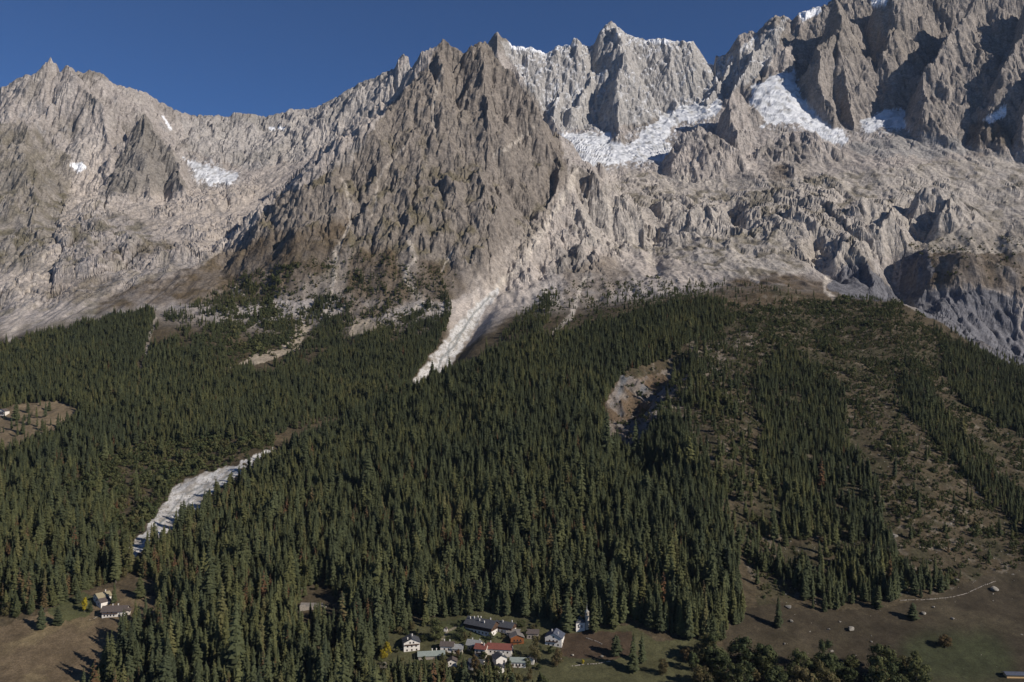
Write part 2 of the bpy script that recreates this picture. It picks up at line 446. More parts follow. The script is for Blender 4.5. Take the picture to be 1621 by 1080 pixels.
def fine_relief():
    Z = GZ0.copy()
    linesPY, linesY = column_lines(PXS)
    rid = (GL == 2).astype(np.float32)
    rid = blur1(blur1(rid, 2, 0), 2, 1)
    wall = smooth(linesY[6] + 150, linesY[7] + 60, GYf)
    step = smooth(linesY[3] + 50, linesY[4], GYf)
    ice = np.zeros_like(Z)
    for poly, yr in ICE:
        ice = np.maximum(ice, soft_poly(poly, PPX, PPY0, GYf, yr, 2.0))
    ice = blur1(blur1(ice * (GL != 2), 2, 0), 2, 1)
    rock = np.clip(np.maximum(np.maximum(rid * 0.9, wall), step * (0.20 + 0.20 * smooth(268, 325, PPY0))), 0, 1)
    rock *= smooth(2150, 2450, GYf)
    def soft(poly, yr):
        return blur1(blur1(soft_poly(poly, PPX, PPY0, GYf, yr, 6.0), 6, 0), 6, 1)
    rock = np.maximum(rock, 0.75 * soft([(1425,400),(1470,440),(1600,455),(1680,480),(1690,610),(1560,575),(1450,500)], (1900, 2900)))
    calm = np.maximum(soft([(1450,388),(1500,365),(1640,348),(1790,348),(1790,440),(1640,455),(1480,445)], (2200, 3000)), 0.9 * soft([(240,455),(420,380),(545,385),(560,420),(530,480),(300,495)], (2100, 3000)))
    calm = np.maximum(calm, 0.7 * soft([(555,395),(640,390),(730,420),(735,470),(540,510)], (2100, 2900)))
    rock = rock * (1 - 0.72 * calm)
    near = 1 - smooth(2000, 2400, GYf)
    crest = 1 - smooth(20, 130, np.abs(GYf - linesY[8]))             # hold the traced skyline
    hold = np.maximum(crest, 0.5 * (1 - smooth(5, 110, GD)))
    amp = rock * (1 - 0.8 * hold) * (1 - 0.85 * ice)
    ampf = rock * (1 - 0.15 * hold) * (1 - 0.9 * ice)
    X, Y = GX, GYf
    Z = Z + amp * 26 * fbm(X / 300, Y / 500, 3, 71)
    Z = Z + amp * 26 * (ridged(X / 210 + 0.3 * fbm(X / 300, Y / 300, 2, 5), Y / 420, 4, 83) - 0.5)
    gx, gy = gradient(X, Y, Z)
    gx = blur1(blur1(gx, 2, 0), 2, 1); gy = blur1(blur1(gy, 2, 0), 2, 1)
    gl = np.sqrt(gx * gx + gy * gy) + 1e-4
    dx0 = (-gy / gl); dy0 = (gx / gl)                                  # along the contour
    acc = np.zeros_like(Z); accf = np.zeros_like(Z); ax = np.zeros_like(Z); ay = np.zeros_like(Z)
    a = 15.0; lam = 190.0
    for o in range(6):
        k = 1.05
        ddx = dx0 + (-ay) * 0.6; ddy = dy0 + (ax) * 0.6
        n = np.sqrt(ddx * ddx + ddy * ddy) + 1e-4
        v, vx, vy = erosion(X / lam + 3.3 * o, Y / lam + 1.7 * o, (ddx / n * k).astype(np.float32), (ddy / n * k).astype(np.float32), 101 + o)
        v = 1 - np.sqrt(np.clip(1 - v, 0, 2) * 0.5 + 0.01) * 1.6          # sharpen the ribs
        if o < 2: acc += a * v
        else: accf += a * v
        ax += vx * a / 15.0; ay += vy * a / 15.0
        a *= 0.58; lam *= 0.5
    sl = np.clip(gl * 1.4, 0.35, 1.15)
    Z = Z + (amp * acc + ampf * accf) * sl
    # broken slabs and blocks, longer down the slope
    fsum = np.zeros_like(Z); wx_ = X + 10 * fbm(X / 40, Y / 40, 3, 207); wy_ = Y + 10 * fbm(X / 40, Y / 40, 3, 209)
    for lam_, am, sd in ((150.0, 34.0, 601), (66.0, 19.0, 611), (30.0, 13.0, 621), (15.0, 8.0, 631)):
        st_ = 1.9 if lam_ > 40 else 1.5
        fc = facets(wx_ / lam_ + wy_ / (lam_ * 4), wy_ / (lam_ * st_) - wx_ / (lam_ * 5), sd, 0.55, 0.45)
        fsum = fsum + (amp if lam_ > 50 else ampf) * am * fc
    for ax_ in (0, 1):
        fsum = 0.72 * fsum + 0.14 * (np.roll(fsum, 1, ax_) + np.roll(fsum, -1, ax_))
    Z = Z + fsum
    bx = X * 0.8 + Y * 0.25 + Z * 0.55; by = Y * 0.8 - X * 0.2 + Z * 0.3
    Z = Z + ampf * 7 * (ridged(bx / 60, by / 100, 4, 203) - 0.45)
    # joints running down the walls
    for lam_, gd, gw, sd in ((85.0, 8.5, 7.0, 691), (40.0, 6.0, 5.0, 697)):
        f1, ed, rn = slabs(wx_ / lam_ + wy_ / (lam_ * 7), wy_ / (lam_ * 4.2) - wx_ / (lam_ * 6), sd)
        Z = Z + ampf * smooth(0.45, 0.8, rock) * (gd * 0.9 * (rn - 0.5) - gd * np.exp(-(ed * lam_ / gw) ** 2))
    # whalebacks of the middle step, parted by deep joints
    stp = step * (1 - wall) * (1 - np.clip(rid, 0, 1) * 0.5) * (1 - ice) * (1 - 0.8 * calm) * smooth(2250, 2500, Y)
    stp = stp * smooth(-0.35, 0.15, fbm(X / 400, Y / 400, 3, 641)) * (0.30 + 0.70 * smooth(268, 325, PPY0))
    stp = stp * (1 - 0.7 * soft([(880,270),(935,262),(1010,300),(920,345),(905,390),(800,480),(740,480),(840,380)], (2200, 3800)))
    for lam_, am, gd, gw, sd in ((135.0, 30.0, 16.0, 7.0, 651), (58.0, 13.0, 8.0, 5.0, 661), (27.0, 6.0, 4.0, 4.0, 671)):
        f1, ed, rn = slabs(wx_ / lam_ + wy_ / (lam_ * 3), wy_ / (lam_ * 1.35) - wx_ / (lam_ * 6), sd)
        Z = Z + stp * (am * (0.8 * rn + 0.9 * (0.5 - f1)) - gd * np.exp(-(ed * lam_ / gw) ** 2))
    # seracs
    Z = Z + ice * (16 * (ridged(X / 80, Y / 40, 3, 251) - 0.4) + 7 + 9 * facets(X / 34 + Y / 90, Y / 20, 261, 0.4, 0.7))
    # moraine, scree and meadow
    hillm = near * smooth(850, 1000, Y)
    Z = Z + hillm * (6 * fbm(X / 120, Y / 160, 3, 301) + 1.6 * fbm(X / 22, Y / 26, 3, 317))
    sc_ = blur1(blur1(soft_poly([(980,590),(1012,596),(1064,582),(1076,612),(1048,664),(1015,704),(1000,726),(964,704),(954,640)], PPX, PPY0, Y, (1000, 1750), 5.0), 3, 0), 3, 1)
    Z = Z + sc_ * (16 * (ridged(X / 46 + Y / 120, Y / 90, 4, 361) - 0.5) + 5 * facets(X / 14, Y / 20, 371))
    scree = smooth(2000, 2300, Y) * (1 - rock) * (1 - ice)
    Z = Z + scree * (5 * (ridged(X / 34, Y / 150, 3, 341) - 0.5) + 9 * fbm(X / 70, Y / 240, 3, 331) + 1.5 * fbm(X / 15, Y / 25, 2, 337))
    Z = Z + (1 - smooth(850, 1000, Y)) * (1.2 * fbm(X / 60, Y / 60, 3, 345))
    return Z.astype(np.float32), rock.astype(np.float32), ice

GZ, ROCK, ICEM = fine_relief()
PPY = CY - F * GZ / GYf

# ------------------------------------------------------------------ land cover
def P(pts, yr=None, wob=5.0, freq=0.05, seed=900):
    return soft_poly(pts, PPX, PPY, GYf, yr, wob, freq, seed)
def Ln(pts, width, yr=None, wob=3.0, seed=950):
    return soft_line(pts, PPX, PPY, width, GYf, yr, wob, 0.06, seed)

gx_, gy_ = gradient(GX, GYf, GZ)
SLOPE = np.sqrt(gx_ ** 2 + gy_ ** 2)
gxs = blur1(blur1(gx_, 3, 0), 3, 1); gys = blur1(blur1(gy_, 3, 0), 3, 1)
SLOPE_S = np.sqrt(gxs ** 2 + gys ** 2)
N1 = fbm(GX / 260, GYf / 260, 5, 501)
N2 = fbm(GX / 60, GYf / 60, 4, 511)
N3 = fbm(GX / 14, GYf / 20, 3, 521)
NV = fbm(PPX / 26 + PPY / 70, PPY / 60, 4, 531)

def mixc(c, col, m):
    return c + (np.array(col, np.float32) - c) * np.clip(m, 0, 1)[..., None]

col = np.zeros(GX.shape + (3,), np.float32)
col[:] = (0.072, 0.056, 0.034)                                   # slope soil and dry grass
far = smooth(2000, 2250, GYf)
rockc = np.zeros_like(col); rockc[:] = (0.285, 0.252, 0.222)
rockc = mixc(rockc, (0.175, 0.155, 0.130), smooth(-0.1, 0.6, N1))     # weathered
rockc = mixc(rockc, (0.330, 0.295, 0.255), smooth(0.15, 0.7, -N1) * 0.8)
rockc = mixc(rockc, (0.36, 0.325, 0.285), smooth(0.15, 0.6, N2) * 0.45)
rockc = mixc(rockc, (0.17, 0.165, 0.16), smooth(0.25, 0.7, -N2) * 0.55)
rockc = mixc(rockc, (0.33, 0.30, 0.265), smooth(0.05, 0.5, NV) * 0.35)
rockc *= np.array((1.13, 1.135, 1.17), np.float32)
col = mixc(col, (0, 0, 0), far) + rockc * far[..., None]

# dry olive grass on the ledges of the spur and the middle step
spur = P([(700,55),(775,58),(835,135),(885,205),(900,280),(850,385),(780,450),(700,480),(560,470),(380,480),(250,470),(330,415),(400,355),(440,310),(555,258),(612,172),(680,100)], (2150,3500), 6)
col = mixc(col, (0.185, 0.157, 0.130), spur * 0.82)
ledge = smooth(1.15, 0.72, SLOPE_S) * smooth(-0.35, 0.25, N2 + 0.5 * N1)
col = mixc(col, (0.118, 0.100, 0.058), spur * ledge * 0.75 * smooth(120, 260, PPY))
leftface = P([(-150,200),(30,190),(110,250),(125,330),(90,380),(60,430),(-150,440)], (2500,4500), 8)
col = mixc(col, (0.150, 0.132, 0.100), leftface * (0.45 + 0.4 * smooth(-0.2, 0.4, N2)))
spurb = P([(228,180),(262,230),(300,300),(230,312),(165,300),(195,240)], (3000,4600), 6)
col = mixc(col, (0.16, 0.145, 0.125), spurb * 0.7)
rightw = P([(1255,60),(1320,-30),(1800,-200),(1800,240),(1480,225),(1440,190),(1360,215),(1260,150)], (3300,5600), 5)
col = mixc(col, (0.225, 0.198, 0.172), rightw * 0.6)
lg = P([(-150,240),(60,230),(130,300),(200,340),(330,410),(250,470),(0,545),(-150,600)], (2100, 4300), 8)
col = mixc(col, (0.118, 0.104, 0.066), lg * smooth(0.85, 0.5, SLOPE_S) * smooth(-0.05, 0.4, N2 + 0.5 * N1) * 0.7)
# pale cirque floors and slabs
pale = np.zeros_like(GX)
for poly, k in (
  ([(120,270),(150,238),(182,240),(165,292),(150,330),(118,352),(88,362),(108,310)], .9),
  ([(140,332),(220,302),(300,302),(360,290),(430,288),(440,302),(410,342),(380,382),(330,412),(280,402),(250,372),(200,342)], .75),
  ([(-150,430),(0,430),(60,420),(75,395),(90,352),(112,362),(82,420),(78,452),(42,502),(14,545),(4,522),(30,482),(-20,455)], .85),
  ([(80,420),(180,420),(300,400),(300,430),(200,470),(60,520),(30,530),(60,470)], .35),
  ([(470,215),(560,180),(620,130),(650,110),(640,130),(605,180),(560,225),(480,260),(440,290),(400,280)], .6),
  ([(905,290),(935,268),(1075,258),(1110,265),(1180,300),(1150,330),(1060,330),(960,320),(920,345),(870,375),(868,345)], .6),
  ([(865,350),(905,372),(940,365),(900,395),(860,440),(812,490),(770,540),(738,572),(665,608),(700,560),(712,510),(716,476),(770,463),(820,402)], .95),
  ([(918,385),(960,372),(1000,392),(1060,392),(1145,432),(1110,458),(1040,442),(990,420),(940,440)], .8),
  ([(812,380),(860,330),(905,270),(918,268),(900,312),(872,358),(846,398),(826,418),(780,470),(728,480),(750,440),(785,405)], .6),
  ([(1000,230),(1200,240),(1330,230),(1470,215),(1600,240),(1560,275),(1300,270),(1240,290),(1120,265)], .45),
  ([(1250,270),(1420,260),(1440,290),(1350,330),(1280,320)], .3),
):
    pale = np.maximum(pale, P(poly, (2000,4800) if poly[0][1] < 440 else (1660,3000), 7) * k)
pale = blur1(blur1(pale, 2, 0), 2, 1) * (0.75 + 0.35 * N2)
col = mixc(col, (0.430, 0.375, 0.325), pale)
# brown alpine grass
brown = np.zeros_like(GX)
for poly, k in (
  ([(300,425),(420,372),(560,345),(545,400),(500,440),(440,470),(380,485),(250,482),(150,500),(160,470)], .8),
  ([(560,395),(620,390),(640,440),(655,480),(600,500),(540,515),(548,450)], .9),
  ([(660,410),(720,420),(735,465),(680,480),(655,455)], .75),
  ([(1150,445),(1200,425),(1290,440),(1340,465),(1300,480),(1230,490),(1150,500),(1110,470)], 1.0),
  ([(1440,390),(1500,365),(1640,345),(1780,345),(1780,440),(1621,470),(1560,455),(1470,455),(1450,420)], .9),
  ([(1210,268),(1240,258),(1262,300),(1240,310)], .7), ([(1540,190),(1590,188),(1610,230),(1560,250),(1520,230)], .6),
  ([(1340,380),(1365,400),(1390,440),(1370,462),(1340,420)], .7), ([(1240,395),(1290,380),(1300,420),(1250,425)], .6),
  ([(890,430),(960,400),(1000,430),(960,480),(900,500)], .55), ([(40,465),(120,430),(200,440),(120,480)], .4),
  ([(140,395),(250,385),(330,380),(300,400),(180,412)], .35),
):
    brown = np.maximum(brown, P(poly, (1700,4200), 8) * k)
brown = blur1(blur1(brown, 2, 0), 2, 1) * (0.8 + 0.5 * N2)
col = mixc(col, (0.092, 0.066, 0.040), brown)
# middle step: grass between the slabs
stepg = P([(900,330),(1000,270),(1200,290),(1621,240),(1780,240),(1780,400),(1450,400),(1300,430),(1150,440),(1040,400),(920,390)], (2300,4000), 6)
col = mixc(col, (0.40, 0.36, 0.31), stepg * (0.55 + 0.3 * N2))
col = mixc(col, (0.130, 0.112, 0.078), stepg * smooth(0.75, 0.45, SLOPE_S) * smooth(-0.1, 0.35, N2 + 0.4 * N1) * 0.8)
# grey shale
shale = np.maximum(P([(1440,455),(1480,462),(1560,458),(1600,470),(1621,540),(1640,600),(1560,560),(1500,535),(1455,500)], (1900,3000), 5),
        np.maximum(P([(1308,455),(1345,415),(1372,420),(1425,470),(1400,478),(1340,470)], (1900,3000), 4), P([(1425,400),(1465,395),(1480,430),(1450,475),(1425,470)], (1900,3000), 4)))
col = mixc(col, (0.125, 0.125, 0.138), shale * 0.9)
# light gully ribbons down the spur
rib = np.zeros_like(GX)
for pts, w in (
  ([(543,285),(556,330),(556,352),(532,400),(526,470),(512,505)], 6), ([(648,380),(656,408),(640,440),(662,468),(668,482),(640,502),(600,515),(560,526)], 6),
  ([(700,110),(690,150),(684,190),(692,220)], 4), ([(400,480),(372,455),(366,500),(352,510)], 6), ([(490,490),(480,515),(450,545)], 9),
  ([(1035,385),(1030,410),(1045,440),(1070,465)], 6), ([(925,440),(905,500),(860,545)], 5), ([(245,505),(230,560),(222,590)], 6),
  ([(912,268),(903,292),(880,335),(858,368),(832,408),(806,436),(778,468)], 7), ([(75,395),(60,440),(36,490),(14,540)], 6), ([(1160,395),(1180,430),(1200,445)], 5),
  ([(1310,440),(1305,460),(1320,470)], 5), ([(590,340),(600,280),(640,230)], 3), ([(780,250),(830,215),(850,200)], 7), ([(700,430),(715,400)], 3)):
    rib = np.maximum(rib, Ln(pts, w * (0.62 if pts[0][0] < 860 else 0.85), (1700, 4400), 4.0) * (0.65 if pts[0][0] < 860 else 1.0) * (0.55 + 0.6 * np.clip(N3 + 0.5, 0, 1)))
col = mixc(col, (0.48, 0.425, 0.36), rib * 0.9)
scree2 = P([(362,583),(400,562),(450,546),(478,512),(492,520),(472,552),(430,572),(372,586)], (1700,3000), 4)
scree2 = np.maximum(scree2, P([(550,530),(565,505),(600,510),(620,520),(570,535)], (1700,3000), 4))
col = mixc(col, (0.34, 0.285, 0.215), scree2 * 0.9)
# dust of fresh snow on the ledges of the summit wall
dust = P(WALL_DUST, (4000, 5600), 6)
wallgrey = np.maximum(dust, P([(430,180),(640,100),(690,100),(600,190),(540,230),(400,270),(300,240),(290,185)], (3700,5600), 8) * 0.5)
col = mixc(col, (0.36, 0.345, 0.325), wallgrey * 0.75)
fs = smooth(1.25, 0.85, SLOPE) * smooth(-0.3, 0.2, N3 + 0.4 * N2)
SNOWD = dust * np.maximum(fs, 0.85 * smooth(0.30, 0.5, NV) * smooth(-0.1, 0.3, N3)) * smooth(250, 120, PPY)
col = mixc(col, (0.75, 0.76, 0.78), SNOWD * 0.8)
# the wooded flanks: forest floor, meadows, stony slope
near = (GYf < 2100) | (GL == 1)
nearf = (1 - smooth(2000, 2200, GYf))
col = mixc(col, (0.088, 0.066, 0.040), nearf * smooth(-0.1, 0.5, N2) * 0.6)
stony = P([(1000,470),(1200,440),(1520,545),(1800,640),(1800,860),(1500,940),(1200,960),(1160,800),(1060,660),(960,640)], (850,2200), 8)
col = mixc(col, (0.16, 0.138, 0.108), stony * smooth(0.25, 0.6, N3 + 0.45 * N2) * 0.6)
col = mixc(col, (0.045, 0.042, 0.022), stony * smooth(0.1, 0.5, -N2 - 0.3 * N1) * 0.7)
ridgest = P([(1060,570),(1200,520),(1240,530),(1160,570),(1090,640),(1100,700),(1060,680)], (1200,2200), 6)
col = mixc(col, (0.23, 0.19, 0.15), ridgest * smooth(-0.1, 0.3, N3) * 0.7)
scar = P([(985,592),(1010,598),(1060,585),(1072,610),(1045,660),(1015,700),(1000,722),(968,700),(958,640)], (1100,1700), 5)
scarc = np.zeros_like(col); scarc[:] = (0.175, 0.148, 0.125)
scarc = mixc(scarc, (0.145, 0.145, 0.148), smooth(0, 0.4, NV)); scarc = mixc(scarc, (0.11, 0.078, 0.05), smooth(0.05, 0.4, -N2))
col = col * (1 - scar[..., None]) + scarc * scar[..., None]
mead_l = P([(-150,985),(0,990),(90,965),(130,940),(165,930),(245,945),(250,965),(225,985),(190,1000),(150,1085),(120,1150),(-150,1150)], (400,1100), 5)
col = mixc(col, (0.115, 0.085, 0.052), mead_l * 0.95); col = mixc(col, (0.165, 0.128, 0.070), mead_l * smooth(0.05, 0.4, N2) * 0.7)
col = mixc(col, (0.072, 0.082, 0.034), P([(75,965),(130,938),(150,945),(140,975),(90,985)], (700,1100), 3) * 0.8)
clear_l = P([(-150,665),(0,655),(20,642),(88,634),(122,648),(120,668),(80,692),(22,716),(-150,740)], (900,2000), 3)
col = mixc(col, (0.165, 0.125, 0.078), clear_l * 0.95)
mead_r = P([(1170,965),(1230,955),(1300,968),(1400,962),(1480,945),(1560,910),(1640,890),(1800,860),(1800,1150),(1100,1150),(1140,1030)], (400,1150), 4)
col = mixc(col, (0.048, 0.038, 0.0245), mead_r * 0.97); col = mixc(col, (0.060, 0.049, 0.030), mead_r * smooth(0, 0.5, N2) * 0.6)
green_r = P([(1420,1025),(1470,1000),(1560,1000),(1600,1025),(1610,1070),(1540,1085),(1450,1075)], (400,1150), 10)
green_r = blur1(blur1(green_r, 5, 0), 5, 1)
col = mixc(col, (0.040, 0.048, 0.021), green_r * 0.75)
vill = P([(590,1020),(640,990),(700,972),(770,962),(850,958),(890,985),(930,995),(1000,990),(1040,1015),(1110,1010),(1150,1030),(1130,1150),(560,1150)], (400,1000), 3)
col = mixc(col, (0.072, 0.070, 0.034), vill * 0.95)
col = mixc(col, (0.070, 0.078, 0.034), vill * P([(690,985),(760,975),(800,1010),(740,1020),(700,1010)], (400,1000), 3) * 0.7)
col = mixc(col, (0.062, 0.042, 0.028), P([(880,1005),(930,1000),(1000,1000),(1010,1035),(960,1045),(890,1040)], (400,1000), 3) * 0.95)
# torrent
BED_LOW = [(428,712,3),(405,726,5),(380,742,10),(330,764,18),(300,783,27),(280,805,24),(255,832,19),(230,855,14),(208,876,7)]
bed = np.maximum(Ln(BED_LOW, 9, (950,1500), 7.0), Ln([(172,878,3),(158,886,5),(146,893,5)], 5, (800,1300), 2))
BED_HIGH = [(786,462,5),(762,484,9),(738,515,15),(712,552,19),(688,588,20),(664,612,18)]
bedh = Ln(BED_HIGH, 14, (1640,2500), 6.0)
bedc = np.zeros_like(col); bedc[:] = (0.56, 0.54, 0.51)
bedc = mixc(bedc, (0.36, 0.33, 0.29), smooth(0.0, 0.4, N3)); bedc = mixc(bedc, (0.60, 0.58, 0.55), smooth(0.05, 0.4, -N3))
bm = smooth(0.12, 0.5, np.maximum(bed, bedh))
col = col * (1 - bm[..., None]) + bedc * bm[..., None]
for pts, w in (([(775,470),(742,506),(722,545),(700,566),(690,590),(672,603)], 2.2), ([(736,520),(712,545),(706,575)], 1.6), ([(380,742),(335,768),(300,790),(285,808),(262,820),(240,842),(215,866)], 1.8), ([(330,764),(290,784),(270,810),(250,832)], 1.5)):
    col = mixc(col, (0.185, 0.195, 0.19), Ln(pts, w, (950, 2500), 2.0) * 0.75)
# ice and snow
ICEM2 = np.zeros_like(GX); SNOWM = np.zeros_like(GX)
for poly, yr in ICE: ICEM2 = np.maximum(ICEM2, P(poly, yr, 7.0, 0.07) * (GL != 2))
for poly, yr in SNOW: SNOWM = np.maximum(SNOWM, P(poly, yr, 1.5, 0.1))
icec = np.zeros_like(col); icec[:] = (0.74, 0.75, 0.77)
icec = mixc(icec, (0.50, 0.51, 0.52), smooth(0.0, 0.5, fbm(GX / 70, GYf / 24, 4, 541)))
icec = mixc(icec, (0.34, 0.325, 0.30), smooth(0.2, 0.6, fbm(GX / 40, GYf / 60, 4, 551)) * 0.75)
halo = blur1(blur1(ICEM2, 9, 0), 9, 1) * (1 - ICEM2)
col = mixc(col, (0.68, 0.69, 0.71), smooth(0.10, 0.45, halo) * smooth(0.05, 0.35, N3 + 0.3 * N2) * smooth(1.4, 0.8, SLOPE) * 0.9)
k = np.maximum(ICEM2, SNOWM)[..., None]
icec = mixc(icec, (0.82, 0.83, 0.85), SNOWM)
col = col * (1 - k) + icec * k
# talus at the foot of the ice
col = mixc(col, (0.25, 0.25, 0.245), P([(1340,225),(1480,212),(1560,235),(1480,250),(1360,245)], (3200,4200), 8) * 0.5)

# paths: pale tracks through the clearings
PATHS = [([(1100,952,1.6),(1200,948,1.6),(1262,950,1.6)], None)]
track = np.zeros_like(GX)
for pts, w in (([(700,1012),(708,1000),(720,994),(732,990)], 2.0), ([(1040,905),(1500,906),(1560,900),(1600,893)], 0.0)):
    if w: track = np.maximum(track, Ln(pts, w, (500, 1200), 0.5))
col = mixc(col, (0.27, 0.23, 0.17), track * 0.8)
col = np.clip(col * (1 + 0.10 * N3[..., None]), 0.02, 0.9)

# ---- wood density
dens = np.zeros_like(GX)
def add(poly, d, yr=(450, 2600), wob=7):
    global dens
    dens = np.maximum(dens, P(poly, yr, wob, 0.04, 700) * d)
def cut(poly, d=0.0, yr=(450, 2600), wob=4):
    global dens
    m = P(poly, yr, wob, 0.05, 720) > 0.5
    dens = np.where(m, np.minimum(dens, d), dens)
add([(-160,600),(0,549),(60,534),(130,513),(200,496),(246,490),(248,520),(236,545),(300,540),(352,552),(366,584),(430,584),(470,552),(520,540),(560,532),(600,522),(640,510),(690,482),(706,486),
     (700,530),(682,570),(662,600),(620,640),(560,668),(500,672),(440,695),(400,712),(340,735),(290,765),(262,800),(225,850),(200,880),(215,905),(165,935),(130,940),(80,965),(0,992),(-160,1000)], 1.0, (850, 2300))
add([(560,660),(700,470),(720,480),(705,520),(670,590),(620,640)], 0.45)
cut([(225,700),(330,700),(430,690),(420,712),(340,745),(280,770),(200,800),(120,800),(80,780),(150,740)], 0.05)
cut([(150,880),(190,800),(225,745),(320,700),(430,688),(428,716),(345,748),(290,772),(262,805),(222,850),(190,885)], 0.035)
cut([(400,690),(540,655),(545,672),(470,705),(410,735)], 0.12)
cut([(-160,650),(0,655),(20,642),(88,634),(122,648),(120,668),(80,692),(22,716),(-160,740)], 0.03, wob=2)
cut([(250,492),(240,545),(222,592),(214,592),(232,540),(243,492)], 0.1)
add([(255,500),(330,470),(420,450),(470,490),(560,460),(560,525),(470,550),(360,550),(300,540)], 0.30)
add([(500,470),(560,470),(560,530),(500,545)], 0.55)
add([(300,480),(380,440),(410,420),(420,440),(360,490)], 0.12)
add([(560,440),(700,430),(715,480),(640,515),(560,520)], 0.16)
add([(380,430),(560,400),(700,410),(560,450),(400,470)], 0.035)
cut([(362,583),(400,562),(450,546),(478,512),(492,520),(472,552),(430,572),(372,586)], 0.0, wob=2)
cut([(550,530),(565,505),(600,510),(620,520),(570,535)], 0.0, wob=2)
# the hill
add([(215,900),(230,868),(262,848),(322,805),(400,742),(470,705),(540,678),(600,645),(662,612),(742,582),(800,552),(850,540),(920,522),(1000,500),(1060,480),(1142,476),(1150,515),(1090,545),(1060,570),(1000,590),
     (962,630),(955,690),(975,715),(1000,722),(1040,660),(1075,670),(1110,740),(1150,800),(1165,900),(1180,990),(1140,1020),(1060,1010),(1000,990),(930,1002),(890,996),(855,982),(770,974),(700,984),(640,996),(605,1020),(640,1055),(720,1060),(800,1075),(830,1150),(100,1150),(150,1085),(190,1000),(235,965),(250,950)], 1.0, (450, 2100))
add([(790,540),(820,505),(865,468),(885,462),(880,490),(860,520),(830,545)], 0.30, (1650, 2600))
add([(880,520),(900,470),(1000,450),(1150,440),(1150,480),(1000,490)], 0.012, (1650, 2600))
cut([(470,935),(545,938),(548,962),(478,968)], 0.1, wob=2)
cut([(740,905),(790,905),(775,950),(735,945)], 0.35, wob=2)
cut([(985,590),(1012,598),(1062,584),(1074,612),(1045,662),(1015,702),(1000,724),(966,702),(956,640)], 0.03, (1000, 1700), 3)
# right slope
add([(1000,470),(1200,440),(1520,545),(1800,640),(1800,860),(1500,930),(1200,950),(1160,800),(1060,660)], 0.03)
add([(1060,560),(1180,530),(1190,620),(1180,720),(1200,800),(1160,870),(1110,740),(1080,660)], 0.17)
add([(1190,600),(1240,555),(1270,570),(1330,610),(1345,700),(1392,780),(1402,850),(1425,900),(1500,925),(1500,940),(1440,950),(1400,965),(1350,955),(1300,972),(1250,935),(1200,900),(1165,880),(1175,820),(1205,780),(1195,720),(1212,680),(1185,640)], 0.80)
cut([(1150,820),(1190,760),(1220,800),(1260,860),(1260,900),(1200,890)], 0.3)
cut([(1240,880),(1290,840),(1330,900),(1300,930)], 0.35)
add([(1500,545),(1560,560),(1640,585),(1800,620),(1800,760),(1621,695),(1570,672),(1520,635),(1490,590)], 0.95)
add([(1425,590),(1470,610),(1520,690),(1562,740),(1640,800),(1800,860),(1800,930),(1621,845),(1560,795),(1500,725),(1430,655)], 0.75)
add([(1240,500),(1320,470),(1380,468),(1470,515),(1520,560),(1490,600),(1420,620),(1320,600),(1250,560)], 0.05)
add([(1470,510),(1540,545),(1560,570),(1500,570)], 0.25)
add([(1090,490),(1150,476),(1165,505),(1120,540)], 0.7)
cut([(1150,440),(1340,462),(1300,485),(1200,500),(1150,500)], 0.02)
cut([(1590,895),(1500,945),(1400,962),(1300,975),(1190,960),(1150,1030),(1100,1150),(1800,1150),(1800,860)], 0.0, wob=2)
cut([(128,938),(165,928),(205,940),(245,945),(245,968),(225,985),(195,1000),(155,1085),(120,1150),(-160,1150),(-160,985),(0,990),(95,962)], 0.0, wob=2)
cut([(612,1018),(640,1000),(690,992),(708,982),(770,974),(852,980),(890,1000),(930,1003),(1000,995),(1035,1020),(1110,1015),(1115,1060),(1000,1085),(870,1085),(830,1062),(740,1055),(640,1046),(612,1040)], 0.0, wob=1.5)
band = soft_poly([(250,485),(705,465),(700,545),(600,565),(470,595),(360,605),(250,570)], PPX, PPY, GYf, (1700, 2700), 10.0)
dens = dens * (1 - band * (1 - smooth(-0.25, 0.25, N2 + 0.4 * N1)) * 0.9)
rs = smooth(1060, 1150, PPX) * smooth(470, 520, PPY)
dens = dens * (1 - rs * (1 - smooth(-0.75, 0.0, N2 + 0.4 * N1 + 0.5 * (dens - 0.4))))
dens = np.where((GYf > 1980) & (PPX > 870), np.minimum(dens, 0.10), dens)
dens = np.where(np.maximum(bed, bedh) > 0.1, 0, dens)
cut([(215,905),(225,870),(300,800),(330,780),(400,745),(405,762),(340,815),(290,850),(250,885)], 0.35)
SHRUB = np.zeros_like(GX)
for poly, d in (([(1150,485),(1340,475),(1420,480),(1520,550),(1480,620),(1300,600),(1180,560),(1100,540)], 1.5),
                ([(1060,560),(1200,540),(1520,600),(1700,680),(1800,860),(1500,930),(1200,950),(1160,800),(1080,700)], 0.95),
                ([(225,700),(330,690),(430,690),(420,712),(340,745),(280,770),(200,810),(120,820),(60,800),(150,740)], 1.1),
                ([(380,440),(560,395),(715,430),(715,470),(560,520),(400,480)], 0.5), ([(560,440),(715,470),(700,540),(670,600),(620,640),(600,600),(600,520)], 0.7),
                ([(780,540),(870,450),(1000,440),(1150,450),(1100,480),(900,520)], 0.16), ([(300,540),(370,480),(560,470),(560,530),(470,555),(360,580)], 0.6),
                ([(150,880),(190,800),(225,745),(320,700),(430,688),(428,716),(345,748),(290,772),(262,805),(222,850),(190,885)], 1.3),
                ([(980,590),(1080,580),(1080,690),(1000,720),(960,690)], 0.35), ([(1440,390),(1640,360),(1640,440),(1500,450)], 0.25)):
    SHRUB = np.maximum(SHRUB, P(poly, (850, 2900), 10, 0.04, 740) * d)
SHRUB = np.where(np.maximum(bed, bedh) > 0.1, 0, SHRUB)

